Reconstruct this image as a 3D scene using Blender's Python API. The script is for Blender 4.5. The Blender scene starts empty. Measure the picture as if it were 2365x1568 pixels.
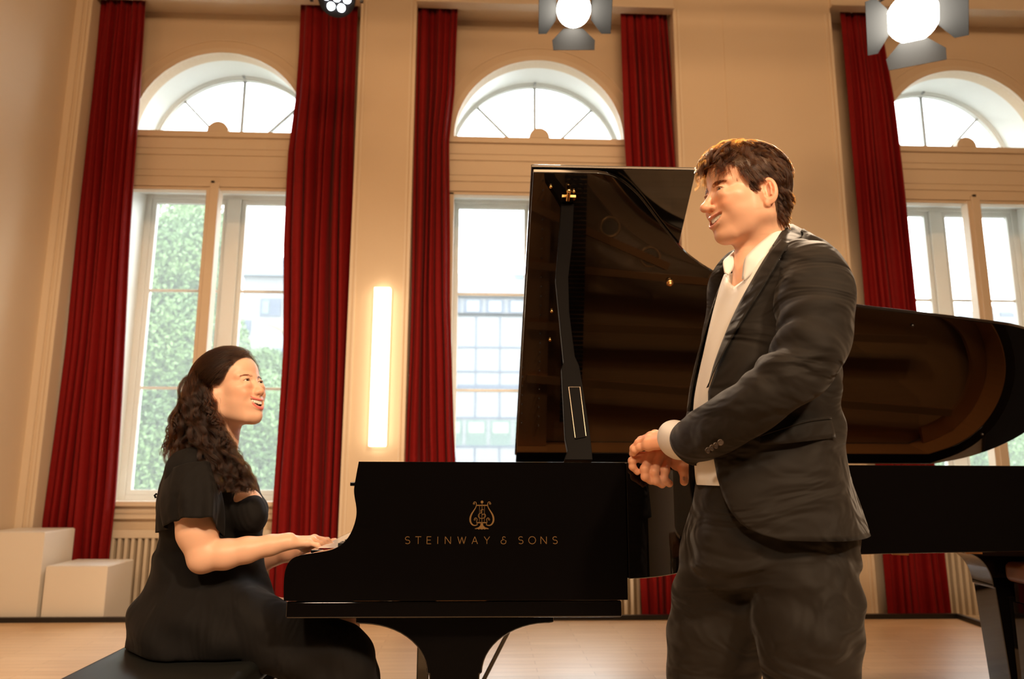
import bpy, bmesh, math, random
import numpy as np
from mathutils import Vector, Matrix
rng = np.random.default_rng(7); random.seed(7)
SC = bpy.context.scene; COL = SC.collection
# ------------------------------------------------------------------ camera
IW, IH, FPX, HC = 2365, 1568, 1690.0, 0.97
def _basis(p, y, r):
    p, y, r = map(math.radians, (p, y, r))
    fw = np.array([math.sin(y)*math.cos(p), math.cos(y)*math.cos(p), math.sin(p)])
    rt = np.array([math.cos(y), -math.sin(y), 0.0]); up = np.cross(rt, fw)
    return fw, math.cos(r)*rt+math.sin(r)*up, -math.sin(r)*rt+math.cos(r)*up
FW, RT, UPV = _basis(10.06, 2.2, 0.2)
cam = bpy.data.cameras.new('camera'); camo = bpy.data.objects.new('camera', cam); COL.objects.link(camo)
cam.sensor_width = 36; cam.lens = FPX/IW*36; cam.clip_start = .05; cam.clip_end = 300
M = Matrix(((RT[0], UPV[0], -FW[0], 0), (RT[1], UPV[1], -FW[1], 0), (RT[2], UPV[2], -FW[2], HC), (0, 0, 0, 1)))
camo.matrix_world = M; SC.camera = camo
cam.dof.use_dof = True; cam.dof.focus_distance = 1.85; cam.dof.aperture_fstop = 3.4
def ray(u, v): return FW+RT*(u-IW/2)/FPX-UPV*(v-IH/2)/FPX
def U(u, v, Y):
    d = ray(u, v); return d*Y/d[1]+np.array([0, 0, HC])
def UZ(u, v, Z):
    d = ray(u, v); return d*(Z-HC)/d[2]+np.array([0, 0, HC])
def UP_(u, v, p0, n):
    d = ray(u, v); k = ((np.array(p0)-[0, 0, HC])@np.array(n))/(d@np.array(n)); return d*k+[0, 0, HC]
# ------------------------------------------------------------------ world, exposure, lights
SC.view_settings.view_transform = 'Standard'; SC.view_settings.look = 'None'
SC.view_settings.gamma = 1; SC.view_settings.use_curve_mapping = False; SC.view_settings.exposure = 0.0
SC.cycles.use_denoising = True; SC.cycles.max_bounces = 7; SC.cycles.transparent_max_bounces = 12
SC.cycles.sample_clamp_indirect = 6
wd = bpy.data.worlds.new('sky'); SC.world = wd; wd.use_nodes = True
wd.node_tree.nodes['Background'].inputs[0].default_value = (0.93, 0.97, 1.0, 1)
wd.node_tree.nodes['Background'].inputs[1].default_value = 10.0
WARM = (1.0, .60, .31); KEY = (1.0, .74, .50)
def look(o, tgt):
    d = Vector(tgt)-o.location; o.rotation_euler = d.to_track_quat('-Z', 'Y').to_euler()
def area(name, loc, tgt, size, power, col, spread=180, sizey=None):
    l = bpy.data.lights.new(name, 'AREA'); l.energy = power; l.color = col; l.size = size
    if sizey: l.shape = 'RECTANGLE'; l.size_y = sizey
    l.spread = math.radians(spread)
    o = bpy.data.objects.new(name, l); COL.objects.link(o); o.location = loc; look(o, tgt); return o
def spot(name, loc, tgt, ang, power, col, rad=.08, blend=.5):
    l = bpy.data.lights.new(name, 'SPOT'); l.energy = power; l.color = col; l.spot_size = math.radians(ang)
    l.spot_blend = blend; l.shadow_soft_size = rad
    o = bpy.data.objects.new(name, l); COL.objects.link(o); o.location = loc; look(o, tgt); return o
# stage lighting: spots hung over the hall aimed at the players, warm floods for the walls
spot('stage_spot', (2.4, -2.6, 4.4), (-.3, 2.1, 1.1), 50, 1000, KEY, .22)
spot('stage_spot', (-1.6, -3.0, 4.5), (.3, 1.9, 1.2), 54, 560, KEY, .25)
area('hall_flood', (.8, -2.4, 4.9), (.8, 5.4, 1.8), 3.4, 175, WARM, sizey=.6)
area('ceiling_flood', (.8, 2.4, 5.05), (.8, 4.9, 0), 4.5, 60, WARM, sizey=.5)
spot('rim_spot', (.38, 3.55, 3.45), (.5, 1.7, 1.6), 50, 260, KEY, .07)
spot('rim_spot', (1.9, 3.6, 3.4), (.62, 1.62, 1.6), 40, 650, KEY, .09)
spot('rim_spot', (-.75, 4.3, 3.9), (-.6, 2.2, 1.2), 50, 50, (.9, .93, 1), .05)
# ------------------------------------------------------------------ helpers
def tag(o, label=None, cat=None, group=None, kind=None):
    if label: o['label'] = label
    if cat: o['category'] = cat
    if group: o['group'] = group
    if kind: o['kind'] = kind
    return o
def empty(name, loc=(0, 0, 0), parent=None):
    o = bpy.data.objects.new(name, None); COL.objects.link(o); o.location = loc; o.empty_display_size = .05
    if parent: setparent(o, parent)
    return o
def setparent(o, p):
    bpy.context.view_layer.update()
    o.parent = p; o.matrix_parent_inverse = p.matrix_world.inverted()
def mk(name, verts, faces, mat=None, parent=None, smooth=False):
    me = bpy.data.meshes.new(name); me.from_pydata([tuple(map(float, v)) for v in verts], [], [tuple(map(int, f)) for f in faces]); me.update()
    o = bpy.data.objects.new(name, me); COL.objects.link(o)
    if mat:
        for m in (mat if isinstance(mat, (list, tuple)) else [mat]): me.materials.append(m)
    if smooth:
        me.polygons.foreach_set('use_smooth', [True]*len(me.polygons))
    if parent: setparent(o, parent)
    return o
def sharp(o, ang=35):
    me = o.data; me.polygons.foreach_set('use_smooth', [True]*len(me.polygons))
    me.set_sharp_from_angle(angle=math.radians(ang)); return o
class MB:
    def __init__(s): s.v = []; s.f = []; s.mi = []; s.cur = 0
    def add(s, vs, fs):
        n = len(s.v); s.v += [tuple(map(float, p)) for p in vs]; s.f += [tuple(int(i)+n for i in f) for f in fs]; s.mi += [s.cur]*len(fs); return s
    def box(s, x0, x1, y0, y1, z0, z1):
        x0, x1 = min(x0, x1), max(x0, x1); y0, y1 = min(y0, y1), max(y0, y1); z0, z1 = min(z0, z1), max(z0, z1)
        return s.add([(x0,y0,z0),(x1,y0,z0),(x1,y1,z0),(x0,y1,z0),(x0,y0,z1),(x1,y0,z1),(x1,y1,z1),(x0,y1,z1)],
                     [(0,3,2,1),(4,5,6,7),(0,1,5,4),(1,2,6,5),(2,3,7,6),(3,0,4,7)])
    def ext(s, pts, d):                       # extrude closed planar outline (N x 3) by vector d
        pts = [np.array(p, float) for p in pts]; n = len(pts); d = np.array(d, float)
        nrm = sum((np.cross(pts[i]-pts[0], pts[(i+1) % n]-pts[0]) for i in range(1, n-1)), np.zeros(3))
        if nrm@d > 0: pts = pts[::-1]
        return s.add(pts+[p+d for p in pts], [tuple(range(n)), tuple(range(2*n-1, n-1, -1))]+[(i, i+n, (i+1) % n+n, (i+1) % n) for i in range(n)])
    def bar(s, a, b, w, h=None, up=(0, 0, 1)):
        a = np.array(a, float); b = np.array(b, float); h = h or w; d = b-a; d /= np.linalg.norm(d)
        up = np.array(up, float)
        if abs(d@up) > .98: up = np.array([0, 1., 0])
        x = np.cross(d, up); x /= np.linalg.norm(x); z = np.cross(x, d)
        c = [a+x*sx*w/2+z*sz*h/2 for sx, sz in ((-1,-1),(1,-1),(1,1),(-1,1))]
        return s.ext(c, b-a)
    def tube(s, path, rad, n=10, cap=True):
        path = [np.array(p, float) for p in path]; m = len(path)
        rad = [rad]*m if np.isscalar(rad) else rad; vs = []; t0 = None
        for i in range(m):
            t = path[min(i+1, m-1)]-path[max(i-1, 0)]; t /= (np.linalg.norm(t)+1e-12)
            if t0 is None:
                a = np.array([0, 0, 1.]) if abs(t[2]) < .9 else np.array([1., 0, 0]); x = np.cross(t, a)
            else: x = x-t*(x@t)
            x /= np.linalg.norm(x); y = np.cross(t, x); t0 = t
            for k in range(n):
                an = 2*math.pi*k/n; vs.append(path[i]+rad[i]*(math.cos(an)*x+math.sin(an)*y))
        fs = [(i*n+k, i*n+(k+1) % n, (i+1)*n+(k+1) % n, (i+1)*n+k) for i in range(m-1) for k in range(n)]
        if cap: fs += [tuple(range(n-1, -1, -1)), tuple((m-1)*n+k for k in range(n))]
        return s.add(vs, fs)
    def disc(s, c, r, ax, h, n=24, r2=None):
        c = np.array(c, float); ax = np.array(ax, float); ax /= np.linalg.norm(ax)
        return s.tube([c, c+ax*h], [r, r if r2 is None else r2], n)
    def sphere(s, c, r, n=16, m=10):
        c = np.array(c, float); r = np.array([r]*3 if np.isscalar(r) else r); vs = []; fs = []
        for i in range(m+1):
            th = math.pi*i/m
            for k in range(n):
                ph = 2*math.pi*k/n; vs.append(c+r*np.array([math.sin(th)*math.cos(ph), math.sin(th)*math.sin(ph), math.cos(th)]))
        for i in range(m):
            for k in range(n): fs.append((i*n+k, (i+1)*n+k, (i+1)*n+(k+1) % n, i*n+(k+1) % n))
        return s.add(vs, fs)
    def build(s, name, mat=None, parent=None, smooth=False, bevel=0, sa=None, seg=2):
        o = mk(name, s.v, s.f, mat, parent, smooth)
        if any(s.mi): o.data.polygons.foreach_set('material_index', s.mi)
        if bevel:
            b = o.modifiers.new('bev', 'BEVEL'); b.width = bevel; b.segments = seg; b.limit_method = 'ANGLE'; b.angle_limit = math.radians(40)
            b.harden_normals = True; o.data.polygons.foreach_set('use_smooth', [True]*len(o.data.polygons)); o.data.set_sharp_from_angle(angle=math.radians(30))
        if sa: sharp(o, sa)
        return o
# ------------------------------------------------------------------ materials
def pmat(name, col, rough=.5, metal=0, spec=.5, coat=0, coatr=.03, emis=None, es=0, sheen=0, sss=0, trans=0, alpha=1):
    m = bpy.data.materials.new(name); m.use_nodes = True; b = m.node_tree.nodes['Principled BSDF']
    b.inputs['Base Color'].default_value = (*col, 1); b.inputs['Roughness'].default_value = rough
    b.inputs['Metallic'].default_value = metal; b.inputs['Specular IOR Level'].default_value = spec
    b.inputs['Coat Weight'].default_value = coat; b.inputs['Coat Roughness'].default_value = coatr
    if emis: b.inputs['Emission Color'].default_value = (*emis, 1); b.inputs['Emission Strength'].default_value = es
    if sheen: b.inputs['Sheen Weight'].default_value = sheen; b.inputs['Sheen Roughness'].default_value = .4
    if sss: b.inputs['Subsurface Weight'].default_value = sss; b.inputs['Subsurface Scale'].default_value = .012; b.inputs['Subsurface Radius'].default_value = (1, .35, .2)
    b.inputs['Transmission Weight'].default_value = trans
    return m
def nodes(m): return m.node_tree.nodes, m.node_tree.links, m.node_tree.nodes['Principled BSDF']
def noisy(m, c1, c2, scale=(1, 1, 1), nscale=5, detail=4, bump=0, bscale=None, coord='Object', bdist=.01):
    N, L, b = nodes(m); tc = N.new('ShaderNodeTexCoord'); mp = N.new('ShaderNodeMapping'); mp.inputs['Scale'].default_value = scale
    nz = N.new('ShaderNodeTexNoise'); nz.inputs['Scale'].default_value = nscale; nz.inputs['Detail'].default_value = detail
    L.new(tc.outputs[coord], mp.inputs[0]); L.new(mp.outputs[0], nz.inputs[0])
    mx = N.new('ShaderNodeMix'); mx.data_type = 'RGBA'; mx.inputs[6].default_value = (*c1, 1); mx.inputs[7].default_value = (*c2, 1)
    L.new(nz.outputs[0], mx.inputs[0]); L.new(mx.outputs[2], b.inputs['Base Color'])
    if bump:
        n2 = N.new('ShaderNodeTexNoise'); n2.inputs['Scale'].default_value = bscale or nscale; n2.inputs['Detail'].default_value = 3
        L.new(mp.outputs[0], n2.inputs[0]); bp = N.new('ShaderNodeBump'); bp.inputs['Strength'].default_value = bump; bp.inputs['Distance'].default_value = bdist
        L.new(n2.outputs[0], bp.inputs['Height']); L.new(bp.outputs[0], b.inputs['Normal'])
    return m
MWALL = noisy(pmat('wall_paint', (.74, .60, .44), .75), (.74, .61, .45), (.70, .56, .40), nscale=1.4, bump=.08, bscale=60, bdist=.002)
MTRIM = pmat('trim_paint', (.76, .64, .49), .55)
MWHITE = noisy(pmat('white_paint', (.84, .84, .80), .45), (.85, .85, .81), (.80, .80, .75), nscale=3)
MGREY = pmat('grey_bar_paint', (.42, .43, .42), .5)
MBLACKT = pmat('black_trim', (.008, .008, .009), .35)
MDARK = pmat('dark_hall', (.02, .016, .012), .9)
def floor_mat():
    m = pmat('oak_parquet', (.6, .42, .25), .3, spec=.8); N, L, b = nodes(m)
    tc = N.new('ShaderNodeTexCoord'); mp = N.new('ShaderNodeMapping'); L.new(tc.outputs['Object'], mp.inputs[0])
    br = N.new('ShaderNodeTexBrick'); br.inputs['Scale'].default_value = 1; br.inputs['Brick Width'].default_value = .55; br.inputs['Row Height'].default_value = .07
    br.inputs['Mortar Size'].default_value = .0012; br.inputs['Color1'].default_value = (.80, .59, .38, 1); br.inputs['Color2'].default_value = (.72, .51, .31, 1)
    br.inputs['Mortar'].default_value = (.38, .24, .13, 1); br.inputs['Mortar Smooth'].default_value = .6; br.inputs['Bias'].default_value = -.1
    L.new(mp.outputs[0], br.inputs[0])
    m2 = N.new('ShaderNodeMapping'); m2.inputs['Scale'].default_value = (3, 40, 1); L.new(tc.outputs['Object'], m2.inputs[0])
    nz = N.new('ShaderNodeTexNoise'); nz.inputs['Scale'].default_value = 1.2; nz.inputs['Detail'].default_value = 6; L.new(m2.outputs[0], nz.inputs[0])
    mx = N.new('ShaderNodeMix'); mx.data_type = 'RGBA'; mx.blend_type = 'MULTIPLY'; mx.inputs[0].default_value = .5
    cr = N.new('ShaderNodeValToRGB'); cr.color_ramp.elements[0].position = .3; cr.color_ramp.elements[0].color = (.72, .66, .58, 1); cr.color_ramp.elements[1].position = .7
    L.new(nz.outputs[0], cr.inputs[0]); L.new(br.outputs[0], mx.inputs[6]); L.new(cr.outputs[0], mx.inputs[7]); L.new(mx.outputs[2], b.inputs['Base Color'])
    rr = N.new('ShaderNodeMapRange'); rr.inputs[3].default_value = .26; rr.inputs[4].default_value = .42; L.new(nz.outputs[0], rr.inputs[0]); L.new(rr.outputs[0], b.inputs['Roughness'])
    return m
MFLOOR = floor_mat()
MPIANO = pmat('black_polyester', (.003, .0025, .0025), .035, spec=.5, coat=.4, coatr=.02)
MGOLD = pmat('gold_leaf', (.85, .50, .20), .35, metal=1)
MBRASS = pmat('brass', (.85, .55, .22), .25, metal=1)
def cloth(name, c1, c2, rough=.8, sheen=.3, bs=900, bump=.25, fold=0, fs=5, stretch=(1, 1, 1)):
    m = pmat(name, c1, rough, sheen=sheen, spec=.25); noisy(m, c1, c2, nscale=30, bump=bump, bscale=bs, bdist=.0006)
    if fold:
        N, L, b = nodes(m); bp = [n for n in N if n.type == 'BUMP'][0]; tc = N.new('ShaderNodeTexCoord'); mp = N.new('ShaderNodeMapping'); mp.inputs['Scale'].default_value = stretch; mp.inputs['Rotation'].default_value = (.3, .5, .2)
        nz = N.new('ShaderNodeTexNoise'); nz.inputs['Scale'].default_value = fs; nz.inputs['Detail'].default_value = 2; nz.inputs['Distortion'].default_value = 1.6; b2 = N.new('ShaderNodeBump'); b2.inputs['Strength'].default_value = 1; b2.inputs['Distance'].default_value = fold
        L.new(tc.outputs['Object'], mp.inputs[0]); L.new(mp.outputs[0], nz.inputs[0]); L.new(nz.outputs[0], b2.inputs['Height']); L.new(b2.outputs[0], bp.inputs['Normal'])
    return m
MVELVET = cloth('red_velvet', (.235, .0012, .0012), (.17, .0008, .0008), .75, .05, 300, .15)
MGLASS = bpy.data.materials.new('window_glass'); MGLASS.use_nodes = True
def _gl():
    N = MGLASS.node_tree.nodes; L = MGLASS.node_tree.links; N.clear(); o = N.new('ShaderNodeOutputMaterial'); t = N.new('ShaderNodeBsdfTransparent'); g = N.new('ShaderNodeBsdfGlossy')
    g.inputs['Roughness'].default_value = .02; t.inputs[0].default_value = (.97, .99, .985, 1); f = N.new('ShaderNodeFresnel'); f.inputs[0].default_value = 1.2; m = N.new('ShaderNodeMixShader')
    L.new(f.outputs[0], m.inputs[0]); L.new(t.outputs[0], m.inputs[1]); L.new(g.outputs[0], m.inputs[2])
    d = N.new('ShaderNodeBsdfTranslucent'); d.inputs[0].default_value = (.92, .94, .92, 1); m2 = N.new('ShaderNodeMixShader'); m2.inputs[0].default_value = .06     # pale veil in the glass imitates the overexposed haze outside
    L.new(m.outputs[0], m2.inputs[1]); L.new(d.outputs[0], m2.inputs[2]); L.new(m2.outputs[0], o.inputs[0])
_gl()
# ------------------------------------------------------------------ room
YP, YC, YW, DW = 5.45, 5.54, 5.72, .55          # pilaster front, curtains, window wall, reveal depth
YO = YW+DW                                      # plane of the outer sashes
ZB, ZT = -.2, 5.0
XL = U(110, 600, YP)[0]; XR = 6.2
def stage():
    # outline of the oak stage, cut off diagonally at its far right
    k1 = UZ(2200, 1424, 0); k2 = UZ(2365, 1482, 0); dirn = (k2-k1)/np.linalg.norm(k2-k1); k3 = k1+dirn*3.2
    yk = UZ(1300, 1432, 0)[1]
    k1[1] = yk
    pts = [(XL+.02, .45, 0), (k3[0], .45, 0), (k3[0], k3[1], 0), (k1[0], yk, 0), (XL+.02, yk, 0)]
    tag(MB().ext(pts, (0, 0, -.16)).build('floor', MFLOOR), kind='structure')
    b = MB(); ps = [np.array(p, float) for p in (pts[4], pts[3], pts[2])]
    for a, c in zip(ps[:-1], ps[1:]):
        d = (c-a)/np.linalg.norm(c-a); b.bar(a+[0, 0, .006]-d*.0, c+[0, 0, .006], .03, .05)
    tag(b.build('trim_1', MBLACKT), kind='structure')
    return yk
YK = stage()
tag(MB().box(-9, 9, -11, YO+.3, ZB-.1, ZB).build('floor', MDARK), kind='structure')
tag(MB().box(-9, 9, -11, YO+.3, 5.15, 5.3).build('ceiling', pmat('ceiling_paint', (.6, .5, .38), .9)), kind='structure')
tag(MB().box(XL-.3, XL, -.6, YO, ZB, 5.15).build('wall_left', MWALL), kind='structure')
tag(MB().box(XR, XR+.3, -.6, YO, ZB, 5.15).build('wall_right', MWALL), kind='structure')
b = MB(); b.box(-9, 9, -11.2, -11, ZB, 5.15); b.box(-9.2, -9, -11, -.6, ZB, 5.15); b.box(9, 9.2, -11, -.6, ZB, 5.15)
b.box(-9, XL-.3, -.6, -.5, ZB, 5.15); b.box(XR+.3, 9, -.6, -.5, ZB, 5.15)
tag(b.build('wall_hall', MDARK), kind='structure')
# pilasters: (left px edge, right px edge, reference row)
def px_x(u, v, Y): return U(u, v, Y)[0]
bays = [(px_x(205, 100, YP), px_x(831, 100, YP)), (px_x(958, 200, YP), px_x(1560, 200, YP)), (px_x(1930, 200, YP), XR)]
pil = [(XL, bays[0][0]), (bays[0][1], bays[1][0]), (bays[1][1], bays[2][0])]
b = MB()
for x0, x1 in pil: b.box(x0, x1, YP, YO, ZB, 5.15)
pc0, pc1 = px_x(1671, 100, YP), px_x(1803, 100, YP)
wb = b
ztop = U(1250, 19, YP)[2]
def arch_bay(b, x0, x1, cx, r, zs, zsill, ztr, hw):
    """solid wall between x0..x1 with a rectangular light (sill..transom) and a round-headed light above"""
    def blk(xa, xb, za, zb): b.box(xa, xb, YW, YW+.1, za, zb)
    blk(x0, x1, ZB, zsill); blk(x0, cx-hw, zsill, ztr); blk(cx+hw, x1, zsill, ztr)
    n = 48; zc = 5.15
    for s in (-1, 1):
        pr_ = [(cx+s*r, zs)]+[(cx+s*r*math.cos(a), zs+r*math.sin(a)) for a in np.linspace(0, math.pi/2, n//2+1)[1:]]
        xo = x1 if s > 0 else x0
        for i in range(len(pr_)-1):
            (xa, za), (xb, zb) = pr_[i], pr_[i+1]
            b.ext([(xa, YW, za), (xo, YW, za), (xo, YW, zb), (xb, YW, zb)], (0, .1, 0))
        b.ext([(cx, YW, zs+r), (xo, YW, zs+r), (xo, YW, zc), (cx, YW, zc)], (0, .1, 0))
    blk(x0, x1, ztr, zs)
zs = U(1245, 322, YW)[2]; zsill = U(430, 1157, YW)[2]; ztr = U(400, 434, YW)[2]
R = U(1245, 322, YW)[0]-U(1049, 322, YW)[0]
cxs = [U(505, 317, YW)[0], U(1245, 322, YW)[0], U(2226, 333, YW)[0]]
HWID = R*1.02
for (x0, x1), cx in zip(bays, cxs): arch_bay(wb, x0, x1, cx, R, zs, zsill, ztr, HWID)
tag(wb.build('wall_back', MWALL), kind='structure')
# shallow recess lines on the wide pilaster and mouldings beside the bays
b = MB(); b.box(pc0, pc1, YP-.006, YP, ZB, 5.15)
tag(b.build('trim_2', MWALL), kind='structure')
b = MB()
for x, s in ((bays[0][0], -1), (bays[0][1], 1), (bays[1][0], -1), (bays[1][1], 1), (bays[2][0], -1)):
    b.box(x, x+s*.022, YP-.012, YP, ZB, ztop+.02); b.box(x+s*.035, x+s*.05, YP-.008, YP, ZB, ztop+.02)
b.box(XL, XL+.05, YP-.02, YP, ZB, 5.1)
tag(b.build('trim_3', MTRIM), kind='structure')
b = MB()
for x0, x1 in bays:       # header boxes the curtains hang behind
    zt = ztop if x0 < 1 else U(2200, 28, YP)[2]
    b.box(x0, x1, YP-.03, YP+.04, zt, 5.15); b.box(x0, x1, YP+.04, YW, zt+.05, 5.15)
    b.box(x0, x1, YP-.05, YP-.03, zt+.0, zt+.02)
tag(b.build('trim_4', MTRIM), kind='structure')
def window(idx, cx):
    w = empty('window_%d' % idx, (cx, YW, zsill)); tag(w, kind='structure')
    # lining of the deep reveal, splayed outwards; daylight put into its whiter colour
    RB, HB, ZTB = R*1.06+.045, HWID+.05, ztr+.15
    b = MB(); n = 40; e = .02
    def ring(k): # k: 0 front, 1 back; inner and outer outlines of the arch
        r_ = (R, RB)[k]; y = (YW+.02, YO+.02)[k]
        return ([(cx+r_*math.cos(a), y, zs+r_*math.sin(a)) for a in np.linspace(0, math.pi, n)], [(cx+(r_+e)*math.cos(a), y, zs+(r_+e)*math.sin(a)) for a in np.linspace(0, math.pi, n)])
    (fi, fo), (bi, bo) = ring(0), ring(1)
    for A, B in ((fi, bi), (bo, fo)):
        b.add(A+B, [(i, i+1, n+i+1, n+i) for i in range(n-1)])
    b.add(bi+bo, [(i, i+1, n+i+1, n+i) for i in range(n-1)])
    b.box(cx-RB, cx+RB, YW+.1, YO, zs-.03, zs-.001)
    f = [(cx-HWID, zsill), (cx-HWID, ztr), (cx+HWID, ztr), (cx+HWID, zsill)]; g = [(cx-HB, zsill-.02), (cx-HB, ZTB), (cx+HB, ZTB), (cx+HB, zsill-.02)]
    for i in range(4):
        j = (i+1) % 4; b.add([(f[i][0], YW+.02, f[i][1]), (f[j][0], YW+.02, f[j][1]), (g[j][0], YO+.02, g[j][1]), (g[i][0], YO+.02, g[i][1])], [(0, 1, 2, 3)])
    b.build('reveal', MWHITE, w, sa=30)
    # architrave ring round the arch
    b = MB()
    for ra, rb, dep in ((R, R+.018, .02), (R+.018, R+.05, .012), (R+.12, R+.128, .006)):
        m = 48; an = np.linspace(0, math.pi, m)
        for i in range(m-1):
            q = [(cx+rr*math.cos(a), YW-dep, zs+rr*math.sin(a)) for rr, a in ((ra, an[i]), (rb, an[i]), (rb, an[i+1]), (ra, an[i+1]))]
            b.ext(q, (0, dep, 0))
    b.build('architrave', MTRIM, w, sa=30)
    # transom with its mouldings, the half-round boss and the front frame
    b = MB(); za, zb = ztr, zs; H = zb-za; xa, xb = cx-HWID-.05, cx+HWID+.05
    b.box(xa, xb, YW-.012, YW, za, zb)
    for f, hh, d in ((1.0, .05, .02), (.84, .07, .006), (.62, .02, .009), (.5, .09, .005), (.24, .02, .008), (.1, .04, .014)):
        b.box(xa, xb, YW-d-.012, YW-.01, za+H*f-hh, za+H*f)
    pts = [(cx+.085*math.cos(a), YW-.035, zb+.085*math.sin(a)) for a in np.linspace(0, math.pi, 24)]
    b.ext(pts, (0, .06, 0)); b.build('transom', MTRIM, w)
    b = MB(); fw = .022
    b.box(cx-HWID-.03, cx+HWID+.03, YW-.02, YW+.03, ztr-fw, ztr+.004)
    for s in (-1, 1): b.box(cx+s*(HWID+.03), cx+s*(HWID-fw), YW-.02, YW+.03, zsill, ztr)
    b.build('window_frame', MTRIM, w, bevel=.004)
    b = MB(); b.box(cx-.052, cx+.052, YW-.035, YW+.05, zsill, ztr); b.box(cx-.02, cx+.052, YW-.05, YW-.03, zsill, ztr+.035)
    b.build('mullion', MTRIM, w, bevel=.004)
    b = MB(); b.box(cx-.01, cx+.014, YW-.06, YW-.04, ztr+.03, ztr+.045); b.build('latch', MBLACKT, w)
    b = MB(); b.box(cx-HWID-.06, cx+HWID+.06, YW-.10, YW+.03, zsill-.035, zsill); b.box(cx-HWID-.04, cx+HWID+.04, YW-.05, YW, zsill-.13, zsill-.035)
    b.box(cx-HWID-.05, cx+HWID+.05, YW-.06, YW, zsill-.09, zsill-.08); b.build('window_sill', MTRIM, w, bevel=.004)
    # outer double-casement at the far end of the reveal
    y0, y1 = YO-.07, YO; zb0, t = zsill-.02, .06
    def frame(b, xa, xb, za, zb, tx, tt, tb, ya, yb):
        b.box(xa, xa+tx, ya, yb, za, zb); b.box(xb-tx, xb, ya, yb, za, zb); b.box(xa+tx, xb-tx, ya, yb, zb-tt, zb); b.box(xa+tx, xb-tx, ya, yb, za, za+tb)
    b = MB(); frame(b, cx-HB, cx+HB, zb0, ZTB, t, .06, .05, y0, y1); b.box(cx-.06, cx+.06, y0-.012, y1, zb0+.05, ZTB-.06)
    b.build('outer_frame', MWHITE, w, bevel=.006)
    for s in (-1, 1):
        xa, xb = sorted((cx+s*.06, cx+s*(HB-t))); st = .038; za, zb = zb0+.05, ZTB-.06
        b = MB(); ya, yb = y0+.012, y1-.012
        frame(b, xa, xb, za, zb, st, st, st, ya, yb)
        for v in (683, 903):
            zz = U(1120, v, YO)[2]; b.box(xa+st, xb-st, ya+.008, yb-.02, zz-.012, zz+.012)
        xs_ = xa+.012 if s > 0 else xb-.02
        b.box(xs_, xs_+.008, ya-.01, ya-.001, za, zb)
        c = b.build('casement', MWHITE, w, bevel=.003)
        MB().box(xa+st, xb-st, y0+.04, y0+.044, za+st, zb-st).build('pane', MGLASS, c)
    # fanlight
    b = MB(); m = 40; an = np.linspace(0, math.pi, m); RG = R*1.06
    for ra, rb, d0, d1 in ((RB, RG+.02, y0, y1), (RG+.02, RG, y0+.015, y1-.01)):
        for i in range(m-1):
            q = [(cx+rr*math.cos(a), d0, zs+rr*math.sin(a)) for rr, a in ((ra, an[i]), (rb, an[i]), (rb, an[i+1]), (ra, an[i+1]))]
            b.ext(q, (0, d1-d0, 0))
    b.build('fanlight_frame', MWHITE, w, sa=30)
    b = MB()
    for a in (math.radians(46), math.radians(90), math.radians(134)):
        c0 = np.array([cx+.03*math.cos(a), y0+.04, zs+.03*math.sin(a)]); c1 = np.array([cx+RG*math.cos(a), y0+.04, zs+RG*math.sin(a)]); b.bar(c0, c1, .026, .02)
    b.disc((cx, y0+.01, zs+RG+.02), .012, (0, -1, 0), .03, 12)
    b.build('glazing_bars', MGREY, w)
    pts = [(cx+RG*math.cos(a), y0+.05, zs+RG*math.sin(a)) for a in np.linspace(0, math.pi, 32)]
    MB().ext(pts, (0, .004, 0)).build('fanlight_pane', MGLASS, w)
for i, c in enumerate(cxs): window(i+1, c)
# radiators and convector grilles below the windows
MRAD = pmat('radiator_paint', (.72, .62, .48), .5)
def radiator(x0, x1, ztopr, label):
    r = empty('radiator', ((x0+x1)/2, YW-.08, ZB)); tag(r, label, 'radiator', 'ribbed radiators under the tall windows')
    b = MB(); n = int((x1-x0)/.048)
    for i in range(n):
        x = x0+(x1-x0)*(i+.5)/n; b.box(x-.012, x+.012, YW-.085, YW-.03, ZB+.1, ztopr-.06)
    b.build('ribs', MRAD, r, bevel=.004)
    b = MB(); b.box(x0, x1, YW-.09, YW-.01, ztopr-.06, ztopr); b.box(x0, x1, YW-.09, YW-.01, ZB, ZB+.1); b.build('casing', MRAD, r, bevel=.004)
    MB().box(x0, x1, YW-.03, YW-.015, ZB+.1, ztopr-.06).build('back_plate', pmat('rad_back', (.33, .25, .15), .8), r)
zr = U(300, 1224, YW-.1)[2]
for (x0, x1), lab in zip(bays, ('cream ribbed radiator under the window behind the seated woman', 'cream ribbed radiator under the middle window, behind the keyboard end of the piano', 'cream ribbed radiator under the right window, behind the rear leg of the piano')):
    radiator(x0+.25, min(x1, x0+2.6)-.1, zr, lab)
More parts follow.
